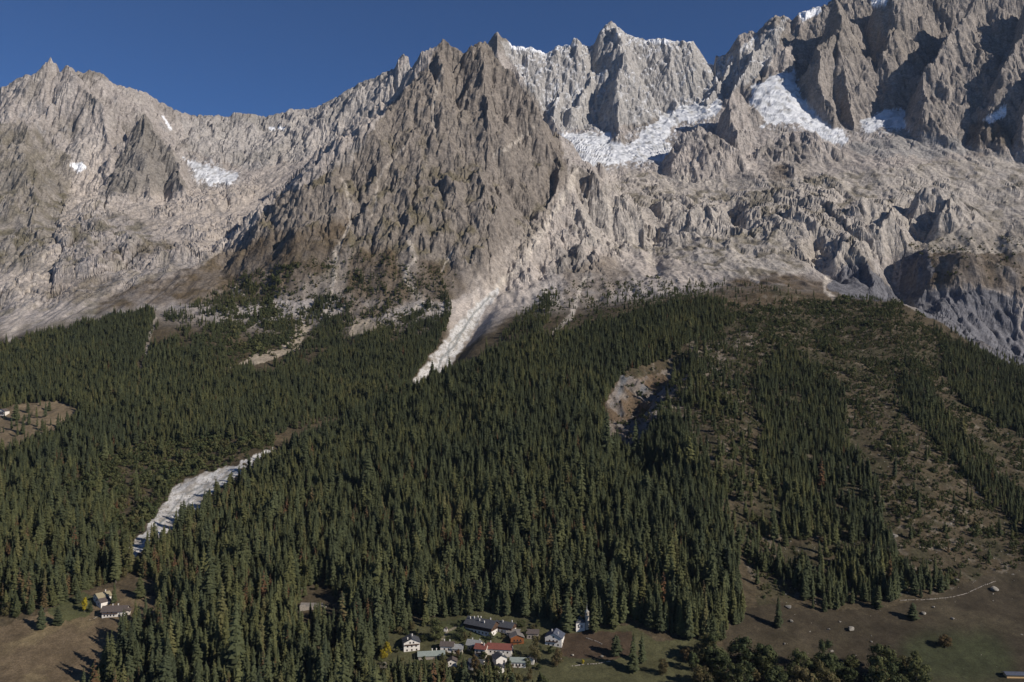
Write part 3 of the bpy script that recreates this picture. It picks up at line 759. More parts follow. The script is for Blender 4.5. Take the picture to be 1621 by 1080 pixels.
# ------------------------------------------------------------------ terrain objects
def new_mat(name):
    m = bpy.data.materials.new(name); m.use_nodes = True
    nt = m.node_tree; b = nt.nodes["Principled BSDF"]
    b.inputs["Roughness"].default_value = 0.9
    b.inputs["Specular IOR Level"].default_value = 0.15
    return m, nt, b

def ground_mat(name, bump_scales, tint=(0.72, 1.25), rough=0.95, tex=True):
    m, nt, b = new_mat(name); N = nt.nodes; L = nt.links
    at = N.new("ShaderNodeAttribute"); at.attribute_name = "cover"; at.attribute_type = 'GEOMETRY'
    co = N.new("ShaderNodeTexCoord")
    last = at.outputs["Color"]
    for sc, lo, hi, det in tint_layers[name]:
        n = N.new("ShaderNodeTexNoise"); n.inputs["Scale"].default_value = sc; n.inputs["Detail"].default_value = det
        n.inputs["Roughness"].default_value = 0.62; n.inputs["Distortion"].default_value = 0.4
        L.new(co.outputs["Object"], n.inputs["Vector"])
        mr = N.new("ShaderNodeMapRange"); mr.inputs[1].default_value = 0.32; mr.inputs[2].default_value = 0.68
        mr.inputs[3].default_value = lo; mr.inputs[4].default_value = hi
        L.new(n.outputs["Fac"], mr.inputs[0])
        mx = N.new("ShaderNodeVectorMath"); mx.operation = 'SCALE'
        L.new(last, mx.inputs[0]); L.new(mr.outputs[0], mx.inputs["Scale"]); last = mx.outputs[0]
    L.new(last, b.inputs["Base Color"])
    b.inputs["Roughness"].default_value = rough
    nrm = None
    for sc, st, dist, det in bump_scales:
        n = N.new("ShaderNodeTexNoise"); n.inputs["Scale"].default_value = sc; n.inputs["Detail"].default_value = det
        n.inputs["Roughness"].default_value = 0.65
        try: n.noise_type = 'RIDGED_MULTIFRACTAL' if sc < 0.06 and 'rock' in name else 'FBM'
        except Exception: pass
        L.new(co.outputs["Object"], n.inputs["Vector"])
        bp = N.new("ShaderNodeBump"); bp.inputs["Strength"].default_value = st; bp.inputs["Distance"].default_value = dist
        L.new(n.outputs["Fac"], bp.inputs["Height"])
        if nrm: L.new(nrm, bp.inputs["Normal"])
        nrm = bp.outputs[0]
    if nrm: L.new(nrm, b.inputs["Normal"])
    return m

tint_layers = {
 "rock": [(0.035, 0.80, 1.20, 5), (0.11, 0.66, 1.36, 5)],
 "slope": [(0.05, 0.75, 1.28, 5), (0.3, 0.62, 1.45, 6)],
 "meadow": [(0.03, 0.72, 1.28, 5), (0.13, 0.78, 1.25, 5), (0.7, 0.68, 1.4, 6)],
 "river_bed": [(0.12, 0.8, 1.15, 5), (0.5, 0.7, 1.3, 5)],
 "ice": [(0.06, 0.86, 1.06, 5)],
}
MAT_ROCK = ground_mat("rock", [(0.025, 0.7, 14.0, 6), (0.09, 0.8, 6.0, 6)])
MAT_SLOPE = ground_mat("slope", [(0.12, 0.7, 2.0, 5), (0.5, 0.6, 0.8, 5)])
MAT_MEADOW = ground_mat("meadow", [(0.25, 0.5, 0.5, 5)])
MAT_BED = ground_mat("river_bed", [(0.2, 0.8, 1.6, 5), (0.7, 0.6, 0.6, 4)])
MAT_ICE = ground_mat("ice", [(0.07, 0.6, 5.0, 5)], rough=0.7)

IDX = np.arange(NR * NC).reshape(NR, NC)
QUADS = np.stack([IDX[:-1, :-1], IDX[:-1, 1:], IDX[1:, 1:], IDX[1:, :-1]], -1).reshape(-1, 4)
CO = np.stack([GX, GYf, GZ], -1).reshape(-1, 3).astype(np.float32)
COLF = np.concatenate([col, np.ones(col.shape[:2] + (1,), np.float32)], -1).reshape(-1, 4).astype(np.float32)

def facev(a):
    return (a[:-1, :-1] + a[:-1, 1:] + a[1:, 1:] + a[1:, :-1]).reshape(-1) / 4

fPX = facev(PPX); fPY = facev(PPY); fY = facev(GYf)
fl = facev((GL == 2).astype(np.float32))
CLS = np.full(len(QUADS), 0, np.int32)
names = ["hillside", "meadow", "mountain", "mountain", "mountain", "glacier", "glacier", "glacier", "glacier", "river_bed", "river_bed", "forest_hill"]
CLS[facev((GL == 1).astype(np.float32)) > 0.5] = 11
mnt = fY > 2330
spurf = facev(spur) > 0.5
CLS[mnt & (fPX < 800)] = 2
CLS[mnt & (fPX >= 800)] = 4
CLS[mnt & spurf] = 3
m_ = np.maximum(np.maximum(mead_l, mead_r), np.maximum(vill, clear_l))
CLS[(facev(m_) > 0.5) & (fY < 2000)] = 1
CLS[(facev(bm) > 0.5) & (fY < 1600)] = 9
CLS[(facev(bm) > 0.5) & (fY >= 1600)] = 10
for i, (poly, yr) in enumerate(ICE):
    CLS[((soft_poly(poly, PPX, PPY, GYf, yr, 7.0, 0.07) * (GL != 2))[:-1, :-1].reshape(-1) > 0.5)] = 5 + i
TLAB = ["wooded lower mountainside left of the pale torrent bed", "brown and green meadow on the valley floor", "grey crag and cirque massif on the skyline at the left",
        "brown rocky spur rising to twin summits in the centre", "tall grey rock wall with buttresses and stepped cliffs at the right",
        "crevassed glacier below the central summit wall", "steep white glacier tongue beside the dark buttress", "small dirty glacier between two dark buttresses", "small snowy glacier in the left cirque",
        "pale boulder bed of the torrent winding between the woods", "pale torrent gully at the foot of the rocky spur", "forested moraine hill with bare stony slopes behind the village"]
TM = [MAT_SLOPE, MAT_MEADOW, MAT_ROCK, MAT_ROCK, MAT_ROCK, MAT_ICE, MAT_ICE, MAT_ICE, MAT_ICE, MAT_BED, MAT_BED, MAT_SLOPE]

def vertex_normals():
    e1i = np.stack(np.gradient(GX), 0); e2i = np.stack(np.gradient(GYf), 0); e3i = np.stack(np.gradient(GZ), 0)
    a = np.stack([e1i[1], e2i[1], e3i[1]], -1); b = np.stack([e1i[0], e2i[0], e3i[0]], -1)
    n = np.cross(a, b); n /= np.linalg.norm(n, axis=-1, keepdims=True) + 1e-9
    return n.reshape(-1, 3).astype(np.float32)
VN = vertex_normals()

def sub_mesh(name, faces, flat=False):
    used, inv = np.unique(faces.ravel(), return_inverse=True)
    me = bpy.data.meshes.new(name)
    me.vertices.add(len(used)); me.vertices.foreach_set("co", CO[used].ravel())
    q = inv.astype(np.int32)
    me.loops.add(len(q)); me.loops.foreach_set("vertex_index", q)
    n = len(q) // 4
    me.polygons.add(n); me.polygons.foreach_set("loop_start", (np.arange(n) * 4).astype(np.int32))
    me.update(calc_edges=True)
    me.polygons.foreach_set("use_smooth", np.full(n, not flat))
    at = me.attributes.new("cover", 'FLOAT_COLOR', 'POINT'); at.data.foreach_set("color", COLF[used].ravel())
    if not flat: me.normals_split_custom_set_from_vertices(VN[used])
    return me

for c in range(12):
    f = QUADS[CLS == c]
    if len(f) == 0: continue
    me = sub_mesh(names[c], f, names[c] == 'mountain'); me.materials.append(TM[c])
    o = bpy.data.objects.new(names[c], me); scene.collection.objects.link(o)
    o["kind"] = "structure"; o["label"] = TLAB[c]

# ------------------------------------------------------------------ trees
def link(o, parent=None):
    scene.collection.objects.link(o)
    if parent is not None: o.parent = parent
    return o

def mesh_from(name, verts, faces, mat, smooth_=False):
    me = bpy.data.meshes.new(name)
    me.from_pydata([tuple(v) for v in verts], [], [tuple(f) for f in faces])
    me.update()
    if mat is not None: me.materials.append(mat)
    if smooth_: me.polygons.foreach_set("use_smooth", np.ones(len(me.polygons), bool))
    return me

def tint_mat(name, stops, variance=0.35):
    """foliage whose colour is picked by a per-plant number 'tint' (0..1)"""
    m, nt, b = new_mat(name); N = nt.nodes; L = nt.links
    at = N.new("ShaderNodeAttribute"); at.attribute_type = 'INSTANCER'; at.attribute_name = "tint"
    cr = N.new("ShaderNodeValToRGB")
    while len(cr.color_ramp.elements) < len(stops): cr.color_ramp.elements.new(0.5)
    for e, (p, c) in zip(cr.color_ramp.elements, stops):
        e.position = p; e.color = (*c, 1)
    L.new(at.outputs["Fac"], cr.inputs[0])
    geo = N.new("ShaderNodeNewGeometry")
    oi = N.new("ShaderNodeObjectInfo")
    add_ = N.new("ShaderNodeMath"); add_.operation = 'ADD'
    L.new(geo.outputs["Random Per Island"], add_.inputs[0]); L.new(oi.outputs["Random"], add_.inputs[1])
    mr = N.new("ShaderNodeMapRange"); mr.inputs[1].default_value = 0; mr.inputs[2].default_value = 2
    mr.inputs[3].default_value = 1 - variance; mr.inputs[4].default_value = 1 + variance
    L.new(add_.outputs[0], mr.inputs[0])
    sc = N.new("ShaderNodeVectorMath"); sc.operation = 'SCALE'
    L.new(cr.outputs[0], sc.inputs[0]); L.new(mr.outputs[0], sc.inputs["Scale"])
    L.new(sc.outputs[0], b.inputs["Base Color"])
    b.inputs["Roughness"].default_value = 0.85
    b.inputs["Specular IOR Level"].default_value = 0.1
    tr = N.new("ShaderNodeBsdfTranslucent"); L.new(sc.outputs[0], tr.inputs[0])
    ms = N.new("ShaderNodeMixShader"); ms.inputs[0].default_value = 0.28
    L.new(b.outputs[0], ms.inputs[1]); L.new(tr.outputs[0], ms.inputs[2])
    L.new(ms.outputs[0], N["Material Output"].inputs[0])
    return m

MAT_NEEDLE = tint_mat("needles", [(0.0, (0.062, 0.073, 0.040)), (0.35, (0.086, 0.095, 0.045)), (0.62, (0.120, 0.120, 0.048)), (0.80, (0.138, 0.124, 0.056)), (0.90, (0.135, 0.088, 0.045)), (1.0, (0.15, 0.080, 0.042))])
MAT_LEAF = tint_mat("leaves", [(0.0, (0.068, 0.084, 0.038)), (0.35, (0.108, 0.112, 0.046)), (0.6, (0.135, 0.110, 0.052)), (0.8, (0.130, 0.080, 0.040)), (0.88, (0.30, 0.235, 0.03)), (1.0, (0.42, 0.33, 0.03))])
m, nt, b = new_mat("bark"); b.inputs["Base Color"].default_value = (0.105, 0.085, 0.068, 1); MAT_BARK = m
_n = nt.nodes.new("ShaderNodeTexNoise"); _n.inputs["Scale"].default_value = 2.0
_c = nt.nodes.new("ShaderNodeValToRGB"); _c.color_ramp.elements[0].color = (0.06, 0.048, 0.038, 1); _c.color_ramp.elements[1].color = (0.19, 0.165, 0.14, 1)
nt.links.new(_n.outputs["Fac"], _c.inputs[0]); nt.links.new(_c.outputs[0], b.inputs["Base Color"])

def tapered(h, r0, r1, n=6, bend=0.0, z0=-1.5, seg=4):
    v = []; f = []
    for s in range(seg + 1):
        t = s / seg; z = z0 + (h - z0) * t; r = r0 + (r1 - r0) * t
        for k in range(n):
            a = 2 * math.pi * k / n
            v.append((r * math.cos(a) + bend * t * t, r * math.sin(a), z))
    for s in range(seg):
        for k in range(n):
            f.append((s * n + k, s * n + (k + 1) % n, (s + 1) * n + (k + 1) % n, (s + 1) * n + k))
    return v, f

def conifer_crown(seed, H=30.0, R=4.2, base=0.10, rows=30, per=9, power=0.85, droop=0.42, gap=0.10):
    """whorls of drooping boughs, each bough a bent, toothed spray with a keel"""
    r_ = random.Random(seed); v = []; f = []
    lop = [r_.uniform(0.8, 1.2) for _ in range(8)]
    for i in range(rows):
        t = (i + r_.uniform(-0.3, 0.3)) / (rows - 1); t = min(max(t, 0), 1)
        z = H * (base + (1 - base) * t * 0.985)
        L = R * max(1 - t, 0.0) ** power * r_.uniform(0.78, 1.12) + 0.28
        if t < 0.12: L *= 0.55 + 3.5 * t
        n = max(4, int(per * (0.55 + 0.6 * (1 - t))))
        a0 = r_.uniform(0, 6.28)
        for k in range(n):
            if r_.random() < gap: continue
            a = a0 + 2 * math.pi * (k + r_.uniform(-0.3, 0.3)) / n
            l = L * r_.uniform(0.50, 1.22) * lop[int((a % 6.283) / 6.2832 * 8) % 8]
            w = l * r_.uniform(0.26, 0.44) + 0.16
            dz = -droop * l * r_.uniform(0.6, 1.35)
            c, s = math.cos(a), math.sin(a); zz = z + r_.uniform(-0.3, 0.3)
            up = 0.10 * l + 0.12
            pts = [(0, 0, up), (0.45 * l, 0, 0.45 * dz + up), (l, 0, dz),
                   (0.30 * l, w * .75, 0.3 * dz - 0.32 * w), (0.66 * l, w, 0.66 * dz - 0.42 * w),
                   (0.30 * l, -w * .75, 0.3 * dz - 0.32 * w), (0.66 * l, -w, 0.66 * dz - 0.42 * w)]
            b0 = len(v)
            for x, y, q in pts: v.append((x * c - y * s, x * s + y * c, zz + q))
            f += [(b0, b0 + 3, b0 + 1), (b0 + 3, b0 + 4, b0 + 1), (b0 + 1, b0 + 4, b0 + 2), (b0, b0 + 1, b0 + 5), (b0 + 1, b0 + 6, b0 + 5), (b0 + 1, b0 + 2, b0 + 6)]
    b0 = len(v)                                           # leader
    v += [(0.16, 0, H * .95), (-0.08, .14, H * .95), (-0.08, -.14, H * .95), (0, 0, H * 1.02)]
    f += [(b0, b0 + 1, b0 + 3), (b0 + 1, b0 + 2, b0 + 3), (b0 + 2, b0, b0 + 3)]
    return v, f

def leafy_crown(seed, H=12.0, R=4.0, n=420, z0=0.18, leaf=0.75, lobes=9):
    """clumps of leaf-sized faces spread through an uneven volume"""
    r_ = random.Random(seed); v = []; f = []
    cl = []
    for _ in range(lobes):
        a = r_.uniform(0, 6.28); t = r_.uniform(0, 1); rr = R * (0.25 + 0.5 * math.sin(math.pi * min(1, 0.15 + 0.8 * t))) * r_.uniform(0.4, 1)
        cl.append((rr * math.cos(a), rr * math.sin(a), H * (z0 + (0.92 - z0) * t), R * r_.uniform(0.34, 0.58) * (1.15 - 0.5 * t)))
    for _ in range(n):
        cx, cy, cz, cr = r_.choice(cl)
        d = Vector((r_.gauss(0, 1), r_.gauss(0, 1), r_.gauss(0, 0.85))); d.normalize()
        p = Vector((cx, cy, cz)) + d * cr * r_.uniform(0.45, 1.05)
        if p.z < 0.1: p.z = r_.uniform(0.1, 0.6)
        t1 = d.cross(Vector((r_.uniform(-1, 1), r_.uniform(-1, 1), r_.uniform(-1, 1)))); t1.normalize(); t2 = d.cross(t1)
        s = leaf * r_.uniform(0.6, 1.35)
        b0 = len(v)
        dd = d * 0.25 * s
        v += [p - t1 * s, p + t2 * s * .6 + dd, p + t1 * s, p - t2 * s * .6 + dd]
        f += [(b0, b0 + 1, b0 + 3), (b0 + 1, b0 + 2, b0 + 3)]
    return v, f

CON = []
specs = [dict(H=30, R=4.5, rows=34, per=10, power=0.62, droop=0.50), dict(H=28, R=5.2, rows=30, per=10, power=0.52, droop=0.34), dict(H=31, R=4.0, rows=36, per=9, power=0.70, droop=0.55),
         dict(H=25, R=5.4, rows=26, per=10, power=0.46, droop=0.28, gap=0.22), dict(H=29, R=4.6, rows=30, per=9, power=0.56, droop=0.42, gap=0.24), dict(H=27, R=4.6, rows=24, per=7, power=0.6, droop=0.22, gap=0.34)]
for i, sp in enumerate(specs):
    cv, cf = conifer_crown(40 + i, base=0.05 + 0.03 * (i % 3), **sp)
    tv, tf = tapered(sp["H"] * 0.96, 0.42, 0.05, bend=0.25 * (i % 2))
    CON.append((mesh_from("crown", cv, cf, MAT_NEEDLE), mesh_from("trunk", tv, tf, MAT_BARK), sp["H"]))
SHR = []
for i in range(4):
    cv, cf = leafy_crown(70 + i, H=2.6 + 0.5 * i, R=2.3, n=240, z0=0.06, leaf=0.36, lobes=7)
    SHR.append(mesh_from("shrub", cv, cf, MAT_LEAF))
BRO = []
for i in range(4):
    H = (11, 13, 9, 12)[i]
    cv, cf = leafy_crown(80 + i, H=H, R=(4.2, 4.6, 3.8, 3.0)[i], n=1300, z0=0.20, leaf=0.40, lobes=17)
    tv, tf = tapered(H * 0.55, 0.28, 0.08, bend=0.4)
    r_ = random.Random(i)
    for k in range(5):                                       # limbs
        a = r_.uniform(0, 6.28); v2, f2 = tapered(H * 0.42, 0.11, 0.03, n=4, z0=0, seg=2)
        M = Matrix.Translation((0, 0, H * (0.22 + 0.06 * k))) @ Matrix.Rotation(a, 4, 'Z') @ Matrix.Rotation(r_.uniform(0.5, 0.95), 4, 'Y')
        b0 = len(tv); tv += [tuple(M @ Vector(p)) for p in v2]; tf += [tuple(q + b0 for q in g) for g in f2]
    BRO.append((mesh_from("crown", cv, cf, MAT_LEAF), mesh_from("trunk", tv, tf, MAT_BARK), H))

def ground_z(px, Y):
    """height of the built ground at column px and depth Y"""
    c = (px - PXS[0]) / (PXS[1] - PXS[0]); c0 = int(np.clip(np.floor(c), 0, NC - 2)); w = c - c0
    z0 = np.interp(Y, GYf[:, c0], GZ[:, c0]); z1 = np.interp(Y, GYf[:, c0 + 1], GZ[:, c0 + 1])
    return z0 + (z1 - z0) * w
def at_pixel(px, py, ymin=440, ymax=2600):
    """first point of the ground seen at a place of the view"""
    c = int(np.clip(round((px - PXS[0]) / (PXS[1] - PXS[0])), 0, NC - 1))
    g = (GYf[:, c] > ymin) & (GYf[:, c] < ymax)
    ys = GYf[g, c]; ps = PPY[g, c]
    k = np.where(ps <= py)[0]
    k = k[0] if len(k) else len(ys) - 1
    Y = ys[k] if k == 0 else ys[k - 1] + (ys[k] - ys[k - 1]) * np.clip((ps[k - 1] - py) / max(ps[k - 1] - ps[k], 1e-4), 0, 1)
    return Vector(((px - CX) / F * Y, Y, ground_z(px, Y)))
def ground_at(X, Y):
    return float(ground_z(X / Y * F + CX, Y))

def scatter(dfield, per_m2, rg):
    """random ground points, density in plants per square metre at dfield = 1"""
    ax = GX[:-1, 1:] - GX[:-1, :-1]; ay = GYf[:-1, 1:] - GYf[:-1, :-1]
    bx = GX[1:, :-1] - GX[:-1, :-1]; by = GYf[1:, :-1] - GYf[:-1, :-1]
    area = np.abs(ax * by - ay * bx)
    lam = area * dfield[:-1, :-1] * per_m2(GYf[:-1, :-1])
    n = rg.poisson(lam)
    i, j = np.nonzero(n)
    rep = n[i, j]; i = np.repeat(i, rep); j = np.repeat(j, rep)
    u = rg.random(len(i)); v = rg.random(len(i))
    def lerp(A): return (A[i, j] * (1 - u) + A[i, j + 1] * u) * (1 - v) + (A[i + 1, j] * (1 - u) + A[i + 1, j + 1] * u) * v
    return np.stack([lerp(GX), lerp(GYf), lerp(GZ)], 1)

VIS = np.minimum.accumulate(PPY, axis=0)
hiddenf = (PPY > VIS + 30).astype(np.float32)
dens = np.where(hiddenf > 0, dens * 0.15, dens)
pts = scatter(dens * (0.8 + 0.5 * np.clip(N2 + 0.3, 0, 1)), lambda Y: 1 / np.interp(Y, [700, 1000, 1500, 2100], [36.0, 28.0, 16.5, 12.0]), rng)
tpx = pts[:, 0] / pts[:, 1] * F + CX; tpy = CY - F * pts[:, 2] / pts[:, 1]
nT = len(pts)
size = np.interp(pts[:, 1], [700, 950, 1300, 1700, 2100, 2500], [0.95, 0.86, 0.66, 0.52, 0.43, 0.36]) * np.exp(rng.normal(-0.04, 0.29, nT))
size *= np.where(rng.random(nT) < 0.12, 0.6, 1)
right = smooth(1080, 1180, tpx) * smooth(1000, 900, tpy)
size *= 1 - 0.22 * right
# colour: dark spruce with lighter larch stands, rust-brown trees lower down
cl = fbm(pts[:, 0] / 130, pts[:, 1] / 170, 3, 1201)
tint = np.clip(0.30 + 0.30 * cl + 0.16 * smooth(760, 960, tpy) * smooth(640, 420, tpx) + rng.normal(0, 0.17, nT), 0, 0.76)
low = smooth(700, 900, tpy) * smooth(1120, 900, tpx)
rust = rng.random(nT) < (0.012 + 0.11 * low * smooth(-0.1, 0.5, fbm(pts[:, 0] / 60, pts[:, 1] / 60, 2, 1211)) * 2.2)
tint = np.where(rust, rng.uniform(0.82, 1.0, nT), tint)
kind = rng.integers(0, 5, nT); kind = np.where(rust, 5, kind)
rotz = rng.uniform(0, 6.283, nT)
# broadleaf trees mixed in low down and along the torrent
lv = rng.random(nT) < (0.02 + 0.16 * smooth(820, 960, tpy) * smooth(700, 560, tpx) + 0.35 * smooth(60, 130, tpx) * smooth(460, 380, tpx) * smooth(690, 720, tpy) * smooth(860, 800, tpy))
kind = np.where(lv, 6 + rng.integers(0, 4, nT), kind); tint = np.where(lv, np.clip(rng.normal(.3, .2, nT), 0, .78), tint); rust = rust & ~lv
size = np.where(lv, np.clip(size * 1.15, .5, 1.3), size)
# keep clear of the buildings (filled in below the list of houses)

# ------------------------------------------------------------------ plain materials for what people built
def plain(name, c, rough=0.85, vary=0.18, scale=0.8, bump=0.0, stretch=None):
    m, nt, b = new_mat(name); N = nt.nodes; L = nt.links
    co = N.new("ShaderNodeTexCoord"); n = N.new("ShaderNodeTexNoise"); n.inputs["Scale"].default_value = scale; n.inputs["Detail"].default_value = 5
    src = co.outputs["Object"]
    if stretch:
        mp = N.new("ShaderNodeMapping"); mp.inputs["Scale"].default_value = stretch; L.new(src, mp.inputs[0]); src = mp.outputs[0]
    L.new(src, n.inputs["Vector"])
    cr = N.new("ShaderNodeValToRGB")
    cr.color_ramp.elements[0].position = 0.3; cr.color_ramp.elements[1].position = 0.7
    cr.color_ramp.elements[0].color = (*[x * (1 - vary) for x in c], 1); cr.color_ramp.elements[1].color = (*[min(x * (1 + vary), 0.9) for x in c], 1)
    L.new(n.outputs["Fac"], cr.inputs[0]); L.new(cr.outputs[0], b.inputs["Base Color"])
    b.inputs["Roughness"].default_value = rough
    if bump:
        bp = N.new("ShaderNodeBump"); bp.inputs["Distance"].default_value = bump; L.new(n.outputs["Fac"], bp.inputs["Height"]); L.new(bp.outputs[0], b.inputs["Normal"])
    return m
MW = plain("white_plaster", (0.70, 0.65, 0.58), vary=0.12)
MCREAM = plain("cream_plaster", (0.56, 0.50, 0.42), vary=0.14)
MSTONE = plain("stone_masonry", (0.30, 0.265, 0.225), vary=0.4, scale=1.6, bump=0.08)
MSLATE = plain("slate_roof", (0.075, 0.077, 0.084), vary=0.3, scale=1.4, bump=0.05)
MSTONER = plain("stone_slab_roof", (0.20, 0.18, 0.16), vary=0.35, scale=1.5, bump=0.08)
MGREYR = plain("pale_grey_roof", (0.27, 0.27, 0.26), vary=0.2)
MGREENR = plain("grey_green_roof", (0.26, 0.29, 0.26), vary=0.15)
MBROWNR = plain("brown_roof", (0.105, 0.085, 0.075), vary=0.25, scale=1.4, bump=0.05)
MREDR = plain("red_roof", (0.20, 0.072, 0.055), vary=0.2, scale=1.2, bump=0.05)
MTANR = plain("tan_shingle_roof", (0.32, 0.27, 0.17), vary=0.2, scale=1.4, bump=0.05)
MWOOD = plain("dark_timber", (0.085, 0.050, 0.033), vary=0.3, scale=2.5, stretch=(1, 1, 6))
MORANGE = plain("orange_timber", (0.24, 0.085, 0.030), vary=0.25, scale=2.5, stretch=(1, 1, 6))
MFRESH = plain("fresh_timber", (0.62, 0.40, 0.20), vary=0.18, scale=2.0, stretch=(1, 1, 6))
m, nt, b = new_mat("window_glass"); b.inputs["Base Color"].default_value = (0.02, 0.022, 0.026, 1); b.inputs["Roughness"].default_value = 0.12; b.inputs["Specular IOR Level"].default_value = 0.5; MGLASS = m
MBOULD = plain("boulder_stone", (0.27, 0.245, 0.205), vary=0.35, scale=0.6, bump=0.25)
MBLUE = plain("blue_grey_roof", (0.085, 0.095, 0.125), vary=0.2)

def boxv(cx, cy, cz, sx, sy, sz):
    v = [(cx + a * sx / 2, cy + b_ * sy / 2, cz + c * sz / 2) for c in (-1, 1) for b_ in (-1, 1) for a in (-1, 1)]
    f = [(0, 2, 3, 1), (4, 5, 7, 6), (0, 1, 5, 4), (2, 6, 7, 3), (0, 4, 6, 2), (1, 3, 7, 5)]
    return v, f
def part(name, vf, mat, parent, label=None):
    o = bpy.data.objects.new(name, mesh_from(name, vf[0], vf[1], mat)); link(o, parent)
    if label: o["label"] = label
    return o
def merge(*vfs):
    v = []; f = []
    for a, b_ in vfs:
        k = len(v); v += list(a); f += [tuple(q + k for q in g) for g in b_]
    return v, f
def tag(o, label, cat, group=None):
    o["label"] = label; o["category"] = cat
    if group: o["group"] = group
    return o

FOOT = []          # footprints kept free of trees: (x, y, radius)
def house(px, py, w, d, h, rise, ridge, rz, label, wall=MW, roof=MSLATE, upper=None, over=0.9, chim=(), win_f=(), win_s=(), balcony=None, name="house", cat="house", plinth=None, door=None, base_mat=None, ymax=2600, down=5.0):
    """px,py: middle of the front foot in the view; local front is -y. ridge 'y' = gable towards the front."""
    p = at_pixel(px, py, ymax=ymax)
    root = bpy.data.objects.new(name, None); root.empty_display_size = 2
    root.location = p; root.rotation_euler = (0, 0, math.radians(rz)); link(root)
    tag(root, label, cat)
    R = Matrix.Rotation(math.radians(rz), 4, 'Z')
    c = p + R @ Vector((0, d / 2, 0)); FOOT.append((c.x, c.y, max(w, d) / 2 + 1.5))
    y0, y1 = 0.0, d
    # walls as one shell with gable ends
    x = w / 2
    def shell(z0, z1, gable, inset=0.0):
        xx = x - inset; ya = y0 + inset; yb = y1 - inset
        v = [(-xx, ya, z0), (xx, ya, z0), (xx, yb, z0), (-xx, yb, z0), (-xx, ya, z1), (xx, ya, z1), (xx, yb, z1), (-xx, yb, z1)]
        f = [(0, 1, 5, 4), (1, 2, 6, 5), (2, 3, 7, 6), (3, 0, 4, 7)]
        if gable:
            if ridge == 'y':
                v += [(0, ya, z1 + rise * xx / x), (0, yb, z1 + rise * xx / x)]; f += [(4, 5, 8), (6, 7, 9)]
            else:
                ym = (ya + yb) / 2; v += [(-xx, ym, z1 + rise), (xx, ym, z1 + rise)]; f += [(5, 6, 9), (7, 4, 8)]
        return v, f
    hu = h * 0.52
    if upper is not None:
        part("wall", shell(-down, hu, False), wall, root)
        part("upper_wall", shell(hu, h, True, -0.12), upper, root, "timber upper storey")
    else:
        part("wall", shell(-down, h, True), wall, root)
    # roof: two slabs with thickness and overhang
    t = 0.28; o_ = over
    def slab(sgn):
        if ridge == 'y':
            k = rise / x; xe = x + o_
            a = [(0, y0 - o_, h + rise + .05), (0, y1 + o_, h + rise + .05), (sgn * xe, y1 + o_, h + rise - k * xe + .05), (sgn * xe, y0 - o_, h + rise - k * xe + .05)]
        else:
            ym = d / 2; k = rise / ym; ye = ym + o_
            a = [(-x - o_, ym, h + rise + .05), (x + o_, ym, h + rise + .05), (x + o_, ym + sgn * ye, h + rise - k * ye + .05), (-x - o_, ym + sgn * ye, h + rise - k * ye + .05)]
        b2 = [(q[0], q[1], q[2] + t) for q in a]
        return a + b2, [(0, 1, 2, 3), (4, 5, 6, 7), (0, 1, 5, 4), (1, 2, 6, 5), (2, 3, 7, 6), (3, 0, 4, 7)]
    rf = part("roof", merge(slab(-1), slab(1)), roof, root)
    def roof_z(cx, cy):
        return h + rise - (rise / x * abs(cx) if ridge == 'y' else rise / (d / 2) * abs(cy - d / 2))
    for cx, cy in chim:
        z = roof_z(cx, cy)
        part("chimney", merge(boxv(cx, cy, z + 0.9, 0.8, 0.8, 2.4), boxv(cx, cy, z + 2.2, 1.05, 1.05, 0.22)), MW, rf)
    def window(cx, cz, face, ww=1.1, hh=1.35):
        off = 0.14 if (upper is not None and cz > hu) else 0.0
        if face == 'f': fr = boxv(cx, -off - .03, cz, ww + .3, .1, hh + .3); pn = boxv(cx, -off - .075, cz, ww, .06, hh)
        elif face == 'r': fr = boxv(x + off + .03, cx, cz, .1, ww + .3, hh + .3); pn = boxv(x + off + .075, cx, cz, .06, ww, hh)
        else: fr = boxv(-x - off - .03, cx, cz, .1, ww + .3, hh + .3); pn = boxv(-x - off - .075, cx, cz, .06, ww, hh)
        wo = part("window", fr, MWOOD, root); part("pane", pn, MGLASS, wo)
    for q in win_f: window(q[0], q[1], 'f', *(q[2:] if len(q) > 2 else ()))
    for q in win_s: window(q[1], q[2], q[0], *(q[3:] if len(q) > 3 else ()))
    if balcony:
        for bz, bw, bx in balcony:
            slabs = [boxv(bx, -0.62, bz, bw, 1.2, 0.14), boxv(bx, -1.2, bz + 1.0, bw, 0.09, 0.14), boxv(bx, -1.2, bz + 0.45, bw, 0.05, 0.75)]
            part("balcony", merge(*slabs), MWOOD, root)
    if door is not None:
        part("door", boxv(door, -.05, 1.0, 1.1, .14, 2.2), MWOOD, root)
    return root

# -- chalets of the hamlet
house(652, 1031, 15, 13, 8.2, 3.4, 'y', 14, "white chalet with dark slate roof standing apart beside yellow shrubs", chim=((-3.5, 3), (1.5, 9)), win_f=((-4.5, 1.2), (0, 1.2), (4.5, 1.2), (-4, 4.6), (0, 4.6), (4, 4.6), (-1.6, 8.0), (1.6, 8.0)), win_s=(('r', 4, 1.5), ('r', 9, 1.5)), balcony=((5.9, 14, 0),))
house(757, 1003, 30, 14, 8.0, 4.6, 'x', -30, "large slate roofed lodge with many white chimneys, uppermost in the hamlet", upper=MWOOD, chim=((-12, 4.5), (-8, 5.5), (-6, 9), (-1, 4), (5, 3), (-2, 8), (9, 8)), win_f=((-11, 1.4), (-7, 1.4), (-3, 1.4), (1, 1.4), (5, 1.4), (9, 1.4)), win_s=(('r', 4, 1.6), ('r', 10, 1.6), ('r', 4, 5.6), ('r', 9, 5.6)), balcony=((4.0, 28, 0),), over=1.4)
